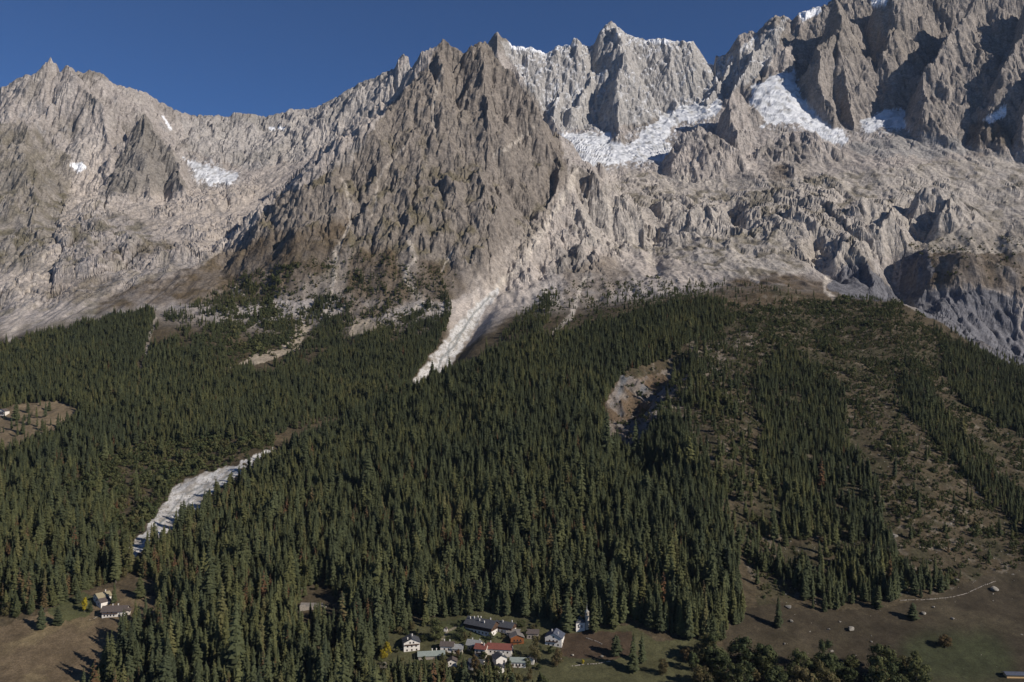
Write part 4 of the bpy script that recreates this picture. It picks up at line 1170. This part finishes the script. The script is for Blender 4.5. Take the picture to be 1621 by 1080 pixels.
house(796, 1002, 18, 11, 6.2, 3.2, 'x', -26, "smaller slate roofed house right of the large lodge", chim=((-2, 4), (7, 6)), upper=MWOOD, win_f=((-5, 1.5), (-1, 1.5), (4, 1.5)), win_s=(('r', 5, 1.6), ('r', 5, 5.2)), over=1.2)
house(812, 1008, 12, 8, 4.0, 2.0, 'x', -8, "low cottage with stone slab roof behind the orange timber chalet", wall=MSTONE, roof=MSTONER, win_f=((-3, 1.8), (2, 1.8)))
house(819, 1020, 12.5, 10, 6.4, 2.6, 'y', 8, "orange timber chalet with stone slab roof", wall=MORANGE, roof=MSTONER, win_f=((-3, 3.6), (0, 3.6), (3, 3.6)), balcony=((2.2, 9, 0),), door=0.5)
house(843, 1012, 11, 8, 5.6, 2.4, 'x', -4, "rough stone house with brown slab roof left of the white gabled chalet", wall=MSTONE, roof=MBROWNR, win_f=((-3, 2.2), (0.5, 2.2), (3.5, 2.2)))
house(876, 1023, 16, 14, 8.0, 4.2, 'y', -14, "white gabled chalet with blue grey roof at the edge of the brown field", roof=MBLUE, chim=((-3, 9), (4, 4)), win_f=((-4.5, 1.4), (0, 1.4), (4.5, 1.4), (-3.6, 5.0), (0, 5.0), (3.6, 5.0), (0, 8.6)), win_s=(('r', 4, 2), ('r', 9, 2), ('l', 5, 2)), balcony=((4.0, 11, -1.5),))
house(790, 1039, 23, 10, 6.6, 3.6, 'x', -9, "long white house with broad red roof in the middle of the hamlet", roof=MREDR, chim=((-9, 6),), win_f=((-8, 3.9), (-4, 3.9), (0, 3.9), (4, 3.9), (8, 3.9), (-6, 0.9), (2, 0.9)), win_s=(('r', 5, 3.8),), over=0.7)
house(760, 1041, 10.5, 9, 8.2, 3.0, 'x', -16, "small house with short red roof left of the long red roofed house", wall=MCREAM, roof=MREDR, chim=((3, 3),), win_f=((-3, 5.4), (1.5, 5.4), (-1, 1.8)), win_s=(('r', 4, 4.8),), balcony=((3.6, 8, 0),))
house(748, 1031, 13, 10, 5.5, 3.4, 'x', -20, "house with pale grey slab roof and dormer behind the red roofs", wall=MCREAM, roof=MGREYR, chim=((-3, 7), (4, 8)), win_f=((-3, 2.4), (2, 2.4)))
house(724, 1035, 9.5, 8, 4.8, 2.6, 'x', -6, "little house with pale grey roof beside the brown roofed house", wall=MCREAM, roof=MGREYR, win_f=((-1.5, 2.0, 2.2, 1.4),), win_s=(('r', 4, 2),))
house(707, 1033, 12, 9, 6.0, 2.6, 'x', -6, "white house with brown roof above the long grey green roof", roof=MBROWNR, chim=((-3, 5), (2, 6)), win_f=((-2, 3.2), (2, 3.2)), win_s=(('r', 4, 3),))
house(683, 1044, 24, 12, 3.4, 2.2, 'x', 8, "long low barn under a pale grey green metal roof", wall=MSTONE, roof=MGREENR, chim=((1, 6), (5, 7)), name="barn", cat="barn", win_f=((-8, 1.5), (6, 1.5)))
house(794, 1055, 10.5, 10, 7.2, 2.8, 'y', 22, "tall white house with dark roof below the long red roofed house", roof=MSLATE, chim=((2.5, 3),), win_f=((2.4, 4.5),), win_s=(('r', 5, 4),))
house(793, 1066, 7.5, 6, 4.6, 1.9, 'y', 18, "tiny white house with dark gable, lowest of the white houses", roof=MSLATE, win_f=((0, 1.5),), win_s=(('r', 3, 2),))
house(820, 1057, 14, 9, 5.2, 2.4, 'x', -4, "white house with grey green hipped roof at the lower right of the hamlet", roof=MGREENR, win_f=((-4.5, 2.2, 1.0, 2.2), (-1.5, 2.2, 1.0, 2.2), (1.5, 2.2, 1.0, 2.2), (4.5, 2.2)), door=0)
house(839, 1052, 7, 6, 5.0, 2.0, 'y', -12, "narrow white gabled annex at the right end of the hamlet", roof=MSTONER, win_f=((0, 3),))
house(752, 1062, 13, 9, 6.0, 3.0, 'x', -14, "dark roofed house half hidden by a bare tree at the bottom of the hamlet", roof=MSLATE, win_f=((-4, 3.4), (-1, 3.4), (2, 3.4), (4.6, 3.4)))
house(705, 1000, 3.2, 3, 2.4, 1.0, 'y', -10, "tiny white hut beside the curving track", roof=MBROWNR, name="hut", cat="hut", over=0.3)
house(716, 1056, 8, 7, 5.0, 2.0, 'y', 5, "white house half hidden by trees below the grey green barn", roof=MBROWNR, win_f=((-1.5, 3),))
house(607, 1058, 6, 5, 3.2, 1.4, 'y', 20, "small grey stone shed beside the yellow shrubs", wall=MSTONE, roof=MSTONER, name="shed", cat="shed", over=0.4)
# -- farm at the left
house(152, 955, 13, 13, 6.6, 3.2, 'y', -42, "white farmhouse with tan shingle roof, uppermost on the left meadow", roof=MTANR, win_f=((-3, 4.6), (2, 4.6), (-1, 7.4)), chim=((-1, 10),))
house(156, 961, 9.5, 10, 5.4, 2.4, 'y', -36, "white gabled house with round window between the two farmhouses", roof=MBROWNR, win_f=((0, 3.2, 1.3, 1.3),))
house(180, 977, 23, 11, 6.2, 3.6, 'x', 6, "wide dark roofed farmhouse with long balcony on the left meadow", roof=MBROWNR, chim=((-3, 6.5), (2.5, 6)), win_f=((-9, 1.6), (-6, 1.6), (-3, 1.6), (0, 1.6), (5, 1.6), (8.5, 1.6), (-6, 5.0), (-2, 5.0)), balcony=((3.6, 15, -3.5),), over=1.3, win_s=(('r', 4, 2), ('l', 5, 2)))
house(199, 974, 8, 7, 4.0, 2.0, 'y', 14, "open fronted porch wing at the right end of the wide farmhouse", wall=MCREAM, roof=MBROWNR, win_f=((0, 1.4, 2.6, 2.2),), name="porch", cat="porch")
house(2, 658, 15, 11, 8.0, 4.0, 'y', -10, "white house with dark balconies at the left edge of the upper clearing", roof=MBROWNR, win_f=((-3, 2), (3, 2), (-3, 5), (3, 5)), balcony=((3.6, 13, 0), (6.4, 11, 0)), ymax=2000)
# -- shed at the lower right corner
house(1612, 1074, 20, 7, 3.2, 1.0, 'x', -3, "pale timber shed with flat dark roof in the lower right corner", wall=MFRESH, roof=MBLUE, name="shed", cat="shed", over=1.2)

# -- chapel with bell tower
def chapel():
    p = at_pixel(923, 999)
    root = bpy.data.objects.new("chapel", None); root.location = p; root.rotation_euler = (0, 0, math.radians(12)); link(root)
    tag(root, "small white chapel with slender bell tower and spire under tall conifers", "chapel")
    FOOT.append((p.x + 1, p.y + 5, 9))
    v, f = boxv(-2.5, 5, 1.6, 9, 10, 13.2); part("nave_wall", (v, f), MW, root)
    x0, x1, ya, yb, z0 = -7.6, 2.6, -.6, 10.6, 8.2
    part("roof", ([(x0, ya, z0), (x1, ya, z0), (x1, yb, z0), (x0, yb, z0), (-2.5, 3.2, 14.4), (-2.5, 7, 14.4)], [(0, 1, 4), (1, 2, 5, 4), (2, 3, 5), (3, 0, 4, 5), (0, 3, 2, 1)]), MSLATE, root)
    for cx in (-4.6, -1.2):
        wo = part("window", boxv(cx, -.04, 4.5, 1.2, .12, 2.6), MSTONE, root); part("pane", boxv(cx, -.09, 4.5, .8, .1, 2.2), MGLASS, wo)
    tw = part("tower", merge(boxv(4.6, 2.4, 4.4, 3.4, 3.4, 19.0), boxv(4.6, 2.4, 9.2, 3.8, 3.8, .35)), MCREAM, root)
    for a in (-1.25, 1.25):
        for c in (-1.25, 1.25): part("belfry_pillar", boxv(4.6 + a, 2.4 + c, 15.8, .8, .8, 3.8), MCREAM, tw)
    part("bell", tapered(1.6, .8, .35, n=10, z0=0)[0:2] and ([(q[0] + 4.6, q[1] + 2.4, q[2] + 14.6) for q in tapered(1.6, .8, .35, n=10, z0=0)[0]], tapered(1.6, .8, .35, n=10, z0=0)[1]), MSLATE, tw)
    part("belfry_cap", boxv(4.6, 2.4, 18.0, 3.7, 3.7, .6), MCREAM, tw)
    part("spire", ([(3.0, .8, 18.3), (6.2, .8, 18.3), (6.2, 4.0, 18.3), (3.0, 4.0, 18.3), (4.9, 2.1, 20.2), (4.9, 2.7, 20.2), (4.3, 2.7, 20.2), (4.3, 2.1, 20.2), (4.6, 2.4, 26)],
                   [(0, 1, 4, 7), (1, 2, 5, 4), (2, 3, 6, 5), (3, 0, 7, 6), (7, 4, 8), (4, 5, 8), (5, 6, 8), (6, 7, 8)]), MGREYR, tw)
    part("cross", merge(boxv(4.6, 2.4, 26.6, .12, .12, 1.6), boxv(4.6, 2.4, 26.9, .8, .12, .12)), MSLATE, tw)
chapel()

# -- ruined stone platform in the wood
def ruin():
    p = at_pixel(495, 965)
    root = bpy.data.objects.new("stone_ruin", None); root.location = p; root.rotation_euler = (0, 0, math.radians(12)); link(root)
    tag(root, "grey roofless stone ruin in a forest gap above the lower conifers", "ruin")
    FOOT.append((p.x, p.y + 5, 17))
    rr = random.Random(5)
    for x0, x1, y, h0 in ((-13, -7, 0, 4.5), (-7, 2, .4, 3.0), (2, 14, .8, 2.2)):
        v, f = boxv((x0 + x1) / 2, y, h0 / 2 - 1.5, x1 - x0 - .06, .9, h0 + 3)
        v = [(a, b_, c + (rr.uniform(-.7, .7) if c > 0 else 0)) for a, b_, c in v]
        part("wall", (v, f), MSTONE, root)
    part("slab", ([(-13, .6, 2.8), (14, 1.4, 1.2), (15, 12, 2.2), (-12, 11, 4.6), (-13, .6, -2), (14, 1.4, -2), (15, 12, -2), (-12, 11, -2)], [(0, 1, 2, 3), (0, 4, 5, 1), (1, 5, 6, 2), (2, 6, 7, 3), (3, 7, 4, 0)]), MSTONER, root)
ruin()

# -- dry stone walls: each one a run of stones
def stone_block(rr, s):
    v, f = boxv(0, 0, 0, 1, 1, 1)
    return [(a * s[0] * rr.uniform(.75, 1.1), b_ * s[1] * rr.uniform(.75, 1.1), c * s[2] * rr.uniform(.75, 1.1)) for a, b_, c in v], f
_rr = random.Random(77)
BLOCKS = [mesh_from("stone", *stone_block(_rr, (1.5, .9, .9)), MSTONE) for _ in range(5)]
def stone_wall(pix, label, hgt=1.1, step=1.25):
    P3 = [at_pixel(a, b_) for a, b_ in pix]
    root = bpy.data.objects.new("dry_stone_wall", None); root.location = P3[0]; link(root); tag(root, label, "stone wall")
    for a, b_ in zip(P3[:-1], P3[1:]):
        L_ = (b_ - a).length; n = max(1, int(L_ / step)); ang = math.atan2(b_.y - a.y, b_.x - a.x)
        for k in range(n):
            if _rr.random() < 0.22: continue
            q = a.lerp(b_, (k + .5) / n)
            o = bpy.data.objects.new("stone", _rr.choice(BLOCKS)); link(o, root)
            o.location = Vector((q.x, q.y + _rr.uniform(-.2, .2), ground_at(q.x, q.y) + .25)) - P3[0]
            o.rotation_euler = (_rr.uniform(-.2, .2), _rr.uniform(-.2, .2), ang + _rr.uniform(-.2, .2)); s = _rr.uniform(.45, .95); o.scale = (s * 1.1, s, s * hgt)
stone_wall([(927, 1010), (936, 1013), (945, 1016), (953, 1020)], "pale dry stone wall curving above the brown field by the chapel")
stone_wall([(905, 1055), (925, 1052), (945, 1051), (966, 1047)], "pale dry stone wall along the foot of the brown field")
stone_wall([(1423, 951), (1460, 950), (1497, 947), (1533, 939), (1553, 929), (1577, 920)], "long dry stone wall between the right meadow and the stony slope")
stone_wall([(627, 1029), (634, 1028), (641, 1027)], "short white garden wall left of the white chalet")
stone_wall([(141, 982), (150, 979), (158, 975), (164, 970)], "stone retaining wall below the left farm")

# -- boulders
def rock_mesh(seed):
    rr = random.Random(seed); bm_ = bmesh.new(); bmesh.ops.create_icosphere(bm_, subdivisions=2, radius=1)
    pl = [Vector((rr.gauss(0, 1), rr.gauss(0, 1), rr.gauss(0, 1))).normalized() for _ in range(12)]; dd = [rr.uniform(.38, .8) for _ in pl]
    for v in bm_.verts:
        for n_, k in zip(pl, dd):
            s = v.co.dot(n_)
            if s > k: v.co -= n_ * (s - k)
        v.co.z *= .62
    me = bpy.data.meshes.new("boulder"); bm_.to_mesh(me); bm_.free(); me.materials.append(MBOULD); return me
ROCKS = [rock_mesh(i) for i in range(6)]
for i, (px, py, wp, lab) in enumerate((
    (1347, 998, 13, "large pale boulder lying at the lower edge of the conifers in the right meadow"),
    (1462, 972, 10, "pale boulder right of the lone round conifer in the meadow"),
    (1575, 935, 14, "broad flat pale rock in the upper right of the meadow"),
    (1415, 851, 13, "big grey block resting high on the stony slope"),
    (1515, 920, 9, "pale boulder above the long dry stone wall"),
    (1248, 962, 12, "pale boulder beside the dark conifer at the forest corner"),
    (1252, 985, 8, "small boulder in the meadow below the forest corner"),
    (1407, 941, 9, "grey boulder among the conifers at the top of the meadow"),
    (1508, 980, 6, "small upright stone casting a long shadow in the meadow"),
    (1380, 1017, 5, "small stone in the middle of the olive meadow"),
    (1312, 997, 5, "little stone left of the largest meadow boulder"),
    (906, 1038, 6, "pale upright boulder in the brown field, nearer the chalet"),
    (953, 1041, 7, "pale upright boulder at the right end of the brown field"),
    (888, 1044, 4, "small stone beside the white gabled chalet's field"),
    (1030, 887, 11, "white boulder showing between dark conifers"),
    (1478, 962, 6, "small boulder near the middle of the long wall"),
    (1242, 1020, 5, "small stone near the broadleaf copse"),
    (1330, 985, 5, "little stone under the conifers above the big meadow boulder"),
    (190, 985, 5, "small pale stone below the wide farmhouse"),
    (214, 978, 6, "flat pale stone right of the wide farmhouse"))):
    p = at_pixel(px, py); s = wp / 2 * p.y / F
    o = bpy.data.objects.new("boulder", ROCKS[i % 6]); link(o); o.location = p + Vector((0, 0, s * .35)); o.scale = (s * 1.15, s, s * 1.0); o.rotation_euler = (0, 0, i * 1.3)
    tag(o, lab, "boulder", "boulders in the meadows and on the slope")

# ------------------------------------------------------------------ single trees that stand out
def put_tree(meshes, loc, s, rz, tint_, label, cat, name, group=None, lean=0.0):
    root = bpy.data.objects.new(name, None); root.empty_display_size = 1.0
    root.location = loc; root.rotation_euler = (lean, 0, rz); root.scale = s if isinstance(s, tuple) else (s, s, s)
    link(root); tag(root, label, cat, group)
    tr = bpy.data.objects.new("trunk", meshes[1]); link(tr, root)
    cr = bpy.data.objects.new("crown", meshes[0]); link(cr, root); cr["tint"] = float(tint_)
    return root

LONE = []
def lone(kind_, px, py, hp, tint_, label, wide=1.0, cat=None, name=None):
    """kind_: ('c', i) conifer or ('b', i) broadleaf; hp: height in the view"""
    ms = CON[kind_[1]] if kind_[0] == 'c' else BRO[kind_[1]]
    p = at_pixel(px, py); h = hp * p.y / F; s = h / ms[2]
    cat = cat or ("conifer" if kind_[0] == 'c' else "tree"); name = name or ("conifer_tree" if kind_[0] == 'c' else "broadleaf_tree")
    put_tree(ms, p, (s * wide, s * wide, s), px * .37, tint_, label, cat, name)
    LONE.append((p.x, p.y, 3.0))
lone(('c', 3), 1445, 980, 27, .12, "lone round dark conifer in the right meadow beside a pale boulder", 1.9)
lone(('b', 2), 1497, 1026, 20, .72, "lone reddish brown bush tree in the right meadow casting a shadow", 1.5)
lone(('c', 1), 134, 969, 25, 1.0, "bright yellow larch beside the left farm", 1.5) if False else None
lone(('b', 3), 134, 969, 25, 1.0, "bright golden yellow tree in front of the left farm", .85)
lone(('c', 0), 143, 969, 20, .2, "small dark conifer right of the golden yellow tree", 1.6)
lone(('c', 1), 124, 955, 24, .1, "dark conifer standing left of the golden yellow tree", 1.5)
lone(('c', 3), 91, 990, 30, .1, "bushy dark conifer alone at the left end of the left meadow", 1.5)
lone(('c', 1), 66, 996, 38, .15, "tall dark conifer at the left edge of the farm meadow", 1.3)
lone(('c', 2), 181, 957, 36, .35, "slender conifer rising behind the roofs of the left farm", 1.35)
lone(('c', 3), 222, 946, 34, .45, "broad olive conifer at the upper right corner of the left meadow", 1.5)
lone(('b', 0), 612, 1042, 26, .97, "yellow leaved tree left of the standalone white chalet", .9)
lone(('b', 1), 604, 1046, 18, .9, "small yellow leaved tree lowest beside the stone shed", .9)
lone(('b', 2), 923, 1052, 8, 1.0, "small bright yellow bush at the foot of the brown field", .8, "bush", "bush")
lone(('b', 3), 725, 1044, 18, .8, "little yellow green tree below the pale grey roofed house", .9)
lone(('b', 0), 690, 1016, 38, .3, "tall green broadleaf tree between the white chalet and the barn", .9)
lone(('b', 1), 728, 1012, 20, .05, "round dark green tree below the large lodge", 1.4)
lone(('b', 1), 776, 1014, 12, .1, "dark green hedge like tree under the lodge gable", 1.7)
lone(('b', 1), 849, 1049, 44, .55, "large olive brown tree in front of the hamlet, left of the brown field", .85)
lone(('b', 0), 882, 1056, 30, .66, "thin brown leaved tree at the lower left of the brown field", .9)
lone(('b', 3), 752, 1068, 34, .7, "bare brown tree before the dark roofed house", 1.0)
lone(('c', 3), 975, 1038, 34, .12, "spreading dark conifer at the right end of the brown field", 1.7)
lone(('c', 0), 1003, 1064, 62, .3, "tall conifer standing right of the brown field", 1.2)
lone(('c', 4), 1016, 1050, 46, .2, "dark conifer behind the tallest one right of the brown field", 1.3)
lone(('b', 0), 1049, 1070, 28, .62, "brown leaved tree alone in the clearing right of the hamlet", .9)
lone(('c', 1), 855, 1092, 30, .3, "conifer at the bottom edge below the hamlet's white houses", 1.5)
lone(('c', 0), 1232, 993, 50, .12, "dark conifer at the forest corner casting a long shadow to the left", 1.15)
lone(('c', 2), 940, 1004, 62, .42, "tall slender conifer right of the chapel tower", 1.2)
lone(('c', 1), 898, 1000, 58, .25, "broad dark conifer left of the chapel", 1.3)
lone(('c', 4), 912, 994, 66, .22, "tall conifer directly behind the chapel nave", 1.2)
lone(('b', 2), 1085, 1046, 22, .7, "reddish brown leafless bush above the clearing right of the hamlet", 1.1)
BSRC = {}
# copse of broadleaf trees along the bottom edge, right
_cr = random.Random(9)
for k in range(58):
    px = _cr.uniform(1090, 1470); py = 1072 + (px - 1090) * .03 + _cr.uniform(-14, 34)
    if px < 1180: py = _cr.uniform(1040, 1110)
    p = at_pixel(px, py); i = _cr.randrange(4); tt = _cr.choice((.05, .1, .2, .25, .35, .5, .6))
    hp = _cr.uniform(28, 56); s = hp * p.y / F / BRO[i][2]
    look = "dark green" if tt < .22 else ("olive green" if tt < .4 else "brownish")
    BSRC[i] = put_tree(BRO[i], p, (s * 1.1, s * 1.1, s), _cr.uniform(0, 6), tt, f"{look} broadleaf tree in the copse along the bottom edge below the right meadow", "tree", "broadleaf_tree", "broadleaf trees of the copse below the meadow")
for k in range(26):
    px = _cr.uniform(590, 860); py = _cr.uniform(1062, 1105); p = at_pixel(px, py); i = _cr.randrange(4)
    tt = _cr.choice((.2, .35, .5, .62)); s = _cr.uniform(20, 34) * p.y / F / BRO[i][2]
    put_tree(BRO[i], p, s, _cr.uniform(0, 6), tt, f"{'green' if tt < .45 else 'brownish'} broadleaf tree among the conifers below the hamlet", "tree", "broadleaf_tree", "broadleaf trees below the hamlet")

# gardens between the houses
_gr = random.Random(21); _n = 0
for k in range(160):
    px = _gr.uniform(622, 905); py = _gr.uniform(992, 1062); p = at_pixel(px, py)
    if any((p.x - a) ** 2 + (p.y - b_) ** 2 < (r_ * 0.85) ** 2 for a, b_, r_ in FOOT) or (px > 885 and py > 1000): continue
    i = _gr.randrange(4); tt = _gr.choice((.02, .08, .15, .2, .3, .55)); s = _gr.uniform(6, 15) * p.y / F / BRO[i][2]
    put_tree(BRO[i], p, (s * 1.2, s * 1.2, s), _gr.uniform(0, 6), tt, f"small {'dark green' if tt < .18 else ('green' if tt < .4 else 'brownish')} garden tree between the houses of the hamlet", "tree", "garden_tree", "small garden trees between the houses")
    _n += 1
    if _n > 48: break

# ------------------------------------------------------------------ the wood: 300 nearest as single trees, the rest as one mass
FT = np.array(FOOT + LONE)
keep = np.ones(nT, bool)
for x_, y_, r_ in FT: keep &= (pts[:, 0] - x_) ** 2 + (pts[:, 1] - y_) ** 2 > r_ * r_
# nothing tall directly in front of the houses
for x_, y_, r_ in FOOT:
    ang = np.abs(pts[:, 0] / pts[:, 1] - x_ / y_) * y_
    blk = (ang < r_ + 2) & (pts[:, 1] < y_) & (pts[:, 1] > y_ - 110) & (tpy - size * 30 * F / pts[:, 1] < CY - F * ground_at(x_, y_) / y_ - 13)
    if y_ < 1100: keep &= ~blk
    sx, sy = SUN_DIR.x / math.hypot(SUN_DIR.x, SUN_DIR.y), SUN_DIR.y / math.hypot(SUN_DIR.x, SUN_DIR.y)
    al = (pts[:, 0] - x_) * sx + (pts[:, 1] - y_) * sy; ac = np.abs(-(pts[:, 0] - x_) * sy + (pts[:, 1] - y_) * sx)
    keep &= ~((al > 0) & (al < r_ + 26) & (ac < r_ * 0.8) & (size * 30 > (al - r_) * 0.55 + 4))
# the wood before the hamlet is low
fr = (tpx > 585) & (tpx < 860) & (pts[:, 1] < 790)
size = np.where(fr, np.minimum(size, np.maximum(tpy - 1044 + rng.normal(0, 5, nT), 1) * pts[:, 1] / F / 29), size)
keep &= size > 0.22
pts = pts[keep]; tpx = tpx[keep]; tpy = tpy[keep]; size = size[keep]; tint = tint[keep]; kind = kind[keep]; rotz = rotz[keep]; rust = rust[keep]; nT = len(pts)
app = size * 30 * F / pts[:, 1]
inside = (kind < 6) & (tpx > 4) & (tpx < 1617) & (tpy - app * 0.75 < 1078)
order = np.argsort(-np.where(inside, app, -1))
big = order[:300]
def zone(px, py):
    if py > 1040 and px < 330: return "in the dark wood along the bottom edge below the left meadow"
    if py > 1000 and px < 620: return "in the dense wood left of the hamlet near the bottom edge"
    if py > 1000 and px < 860: return "among the trees in front of the hamlet"
    if px < 260: return "in the wood around the left farm"
    if px < 640: return "on the lower wooded slope left of the hamlet"
    if px < 900: return "on the steep wooded slope just behind the hamlet"
    if px < 1180: return "in the wood between the chapel and the right meadow"
    return "at the foot of the stony slope above the right meadow"
srcs = {}
for n_, i in enumerate(big):
    z_ = zone(tpx[i], tpy[i]); tn = tint[i]
    look = "rust brown" if tn > .8 else ("yellowish green" if tn > .52 else ("mid green" if tn > .3 else "dark green"))
    sz = "tall" if app[i] > 54 else "medium sized"
    k = int(kind[i])
    r = put_tree(CON[k], Vector(pts[i]), float(size[i]), float(rotz[i]), tn, f"{sz} {look} conifer {z_}", "conifer", "conifer_tree", f"{sz} {look} conifers {z_}")
    srcs.setdefault(k, r)
for k in range(6):
    if k not in srcs:
        for i in order[300:]:
            if kind[i] == k:
                srcs[k] = put_tree(CON[k], Vector(pts[i]), float(size[i]), float(rotz[i]), tint[i], "conifer standing on the wooded slope behind the hamlet", "conifer", "conifer_tree", "conifers"); break
rest = order[300:]

def mass(name, P3, S3, R3, K, T, sources, label):
    """one object of many plants: points with their own size, turn, kind and tint"""
    me = bpy.data.meshes.new(name); me.vertices.add(len(P3)); me.vertices.foreach_set("co", np.ascontiguousarray(P3, np.float32).ravel())
    for nm, ty, arr, key in (("size", 'FLOAT_VECTOR', S3, "vector"), ("turn", 'FLOAT_VECTOR', R3, "vector"), ("sort", 'INT', K, "value"), ("tint", 'FLOAT', T, "value")):
        a = me.attributes.new(nm, ty, 'POINT'); a.data.foreach_set(key, np.ascontiguousarray(arr, np.int32 if ty == 'INT' else np.float32).ravel())
    o = bpy.data.objects.new(name, me); link(o); o["kind"] = "stuff"; o["label"] = label
    ng = bpy.data.node_groups.new(name, 'GeometryNodeTree')
    ng.interface.new_socket("Geometry", in_out='INPUT', socket_type='NodeSocketGeometry'); ng.interface.new_socket("Geometry", in_out='OUTPUT', socket_type='NodeSocketGeometry')
    N = ng.nodes; L = ng.links; gi = N.new("NodeGroupInput"); go = N.new("NodeGroupOutput")
    allj = N.new("GeometryNodeJoinGeometry")
    for grp in reversed(sources):
        j = N.new("GeometryNodeJoinGeometry")
        for ob in grp:
            oi = N.new("GeometryNodeObjectInfo"); oi.transform_space = 'ORIGINAL'; oi.inputs["Object"].default_value = ob
            L.new(oi.outputs["Geometry"], j.inputs[0])
        g2 = N.new("GeometryNodeGeometryToInstance"); L.new(j.outputs[0], g2.inputs[0]); L.new(g2.outputs[0], allj.inputs[0])
    ip = N.new("GeometryNodeInstanceOnPoints"); L.new(gi.outputs[0], ip.inputs["Points"]); L.new(allj.outputs[0], ip.inputs["Instance"])
    ip.inputs["Pick Instance"].default_value = True
    def named(nm, ty):
        a = N.new("GeometryNodeInputNamedAttribute"); a.data_type = ty; a.inputs["Name"].default_value = nm; return a.outputs["Attribute"]
    L.new(named("sort", 'INT'), ip.inputs["Instance Index"]); L.new(named("turn", 'FLOAT_VECTOR'), ip.inputs["Rotation"]); L.new(named("size", 'FLOAT_VECTOR'), ip.inputs["Scale"])
    L.new(ip.outputs[0], go.inputs[0])
    md = o.modifiers.new("plants", 'NODES'); md.node_group = ng
    return o

kids = lambda r: [c for c in r.children]
S3 = np.stack([size[rest] * rng.uniform(.9, 1.15, len(rest)), size[rest] * rng.uniform(.9, 1.15, len(rest)), size[rest]], 1)
R3 = np.stack([rng.normal(0, .03, len(rest)), rng.normal(0, .03, len(rest)), rotz[rest]], 1)
mass("forest", pts[rest], S3, R3, kind[rest], tint[rest], [kids(srcs[k]) for k in range(6)] + [kids(BSRC[k]) for k in range(4)], "dense conifer forest covering the lower mountainsides")
print("TREES", nT)

# shrubs: the largest as single plants, the rest as one mass
sp = scatter(SHRUB * (0.15 + np.clip(N2 + 0.25, 0, 1)), lambda Y: np.full_like(Y, 1 / 17.0), rng)
spx = sp[:, 0] / sp[:, 1] * F + CX; spy = CY - F * sp[:, 2] / sp[:, 1]
ss = np.exp(rng.normal(0.0, .42, len(sp))) * (1 + 0.7 * (spx < 480)); st = np.clip(rng.normal(.22, .16, len(sp)), 0, .74); sk = rng.integers(0, 4, len(sp)); sr_ = rng.uniform(0, 6.28, len(sp))
sapp = ss / sp[:, 1]; so = np.argsort(-np.where((spx > 4) & (spx < 1617), sapp, -1))
ssrc = {}
for i in so[:300]:
    o = bpy.data.objects.new("shrub", SHR[int(sk[i])]); link(o); o.location = sp[i]; s = float(ss[i]); o.scale = (s, s, s); o.rotation_euler = (0, 0, float(sr_[i])); o["tint"] = float(st[i])
    lk = "green" if st[i] < .25 else ("olive" if st[i] < .5 else "brownish")
    zn = "on the stony slope above the right meadow" if spx[i] > 1000 else "on the open bank left of the pale torrent bed"
    tag(o, f"low {lk} shrub {zn}", "shrub", f"low {lk} shrubs {zn}"); ssrc.setdefault(int(sk[i]), o)
ro = so[300:]
mass("undergrowth", sp[ro], np.stack([ss[ro]] * 3, 1), np.stack([0 * ss[ro], 0 * ss[ro], sr_[ro]], 1), sk[ro], st[ro], [[ssrc[k]] for k in range(4)], "low scrub scattered over the open slopes")
print("SHRUBS", len(sp))

# stones strewn over the stony slope, the torrent bed and the meadow edge
sf = stony * (0.25 + 1.3 * np.clip(N3 + 0.25 * N2, 0, 1)) + 2.5 * np.clip(bm, 0, 1) * (GYf < 2300) + 0.05 * mead_r + 0.10 * clear_l + 1.2 * scar
sq = scatter(sf, lambda Y: np.full_like(Y, 1 / 45.0), rng)
qs = np.exp(rng.normal(-0.55, .5, len(sq)))
mass("rubble", sq, np.stack([qs * rng.uniform(.7, 1.3, len(sq)), qs, qs * rng.uniform(.6, 1.2, len(sq))], 1), rng.uniform(0, 6.28, (len(sq), 3)) * np.array([.1, .1, 1]), rng.integers(0, 3, len(sq)), rng.random(len(sq)),
     [[o] for o in [q for q in scene.objects if q.name.startswith("boulder")][:3]], "loose pale stones strewn over the open slopes and the torrent bed")
print("STONES", len(sq))

# ------------------------------------------------------------------ thin mountain air
def haze():
    x0, x1 = float(GX.min()) - 20, float(GX.max()) + 20; y0, y1 = -60.0, float(GYf.max()) + 20; z0, z1 = float(GZ.min()) - 1.5, float(GZ.max()) + 60
    v, f = boxv((x0 + x1) / 2, (y0 + y1) / 2, (z0 + z1) / 2, x1 - x0, y1 - y0, z1 - z0)
    m = bpy.data.materials.new("haze"); m.use_nodes = True; nt = m.node_tree; nt.nodes.clear()
    out = nt.nodes.new("ShaderNodeOutputMaterial"); pv = nt.nodes.new("ShaderNodeVolumePrincipled")
    pv.inputs["Color"].default_value = (0.72, 0.83, 1.0, 1); pv.inputs["Density"].default_value = 8.5e-6; pv.inputs["Anisotropy"].default_value = 0.0
    nt.links.new(pv.outputs[0], out.inputs["Volume"])
    o = bpy.data.objects.new("haze", mesh_from("haze", v, f, m)); link(o); o["kind"] = "stuff"; o["label"] = "thin clear mountain air over the valley"
haze()
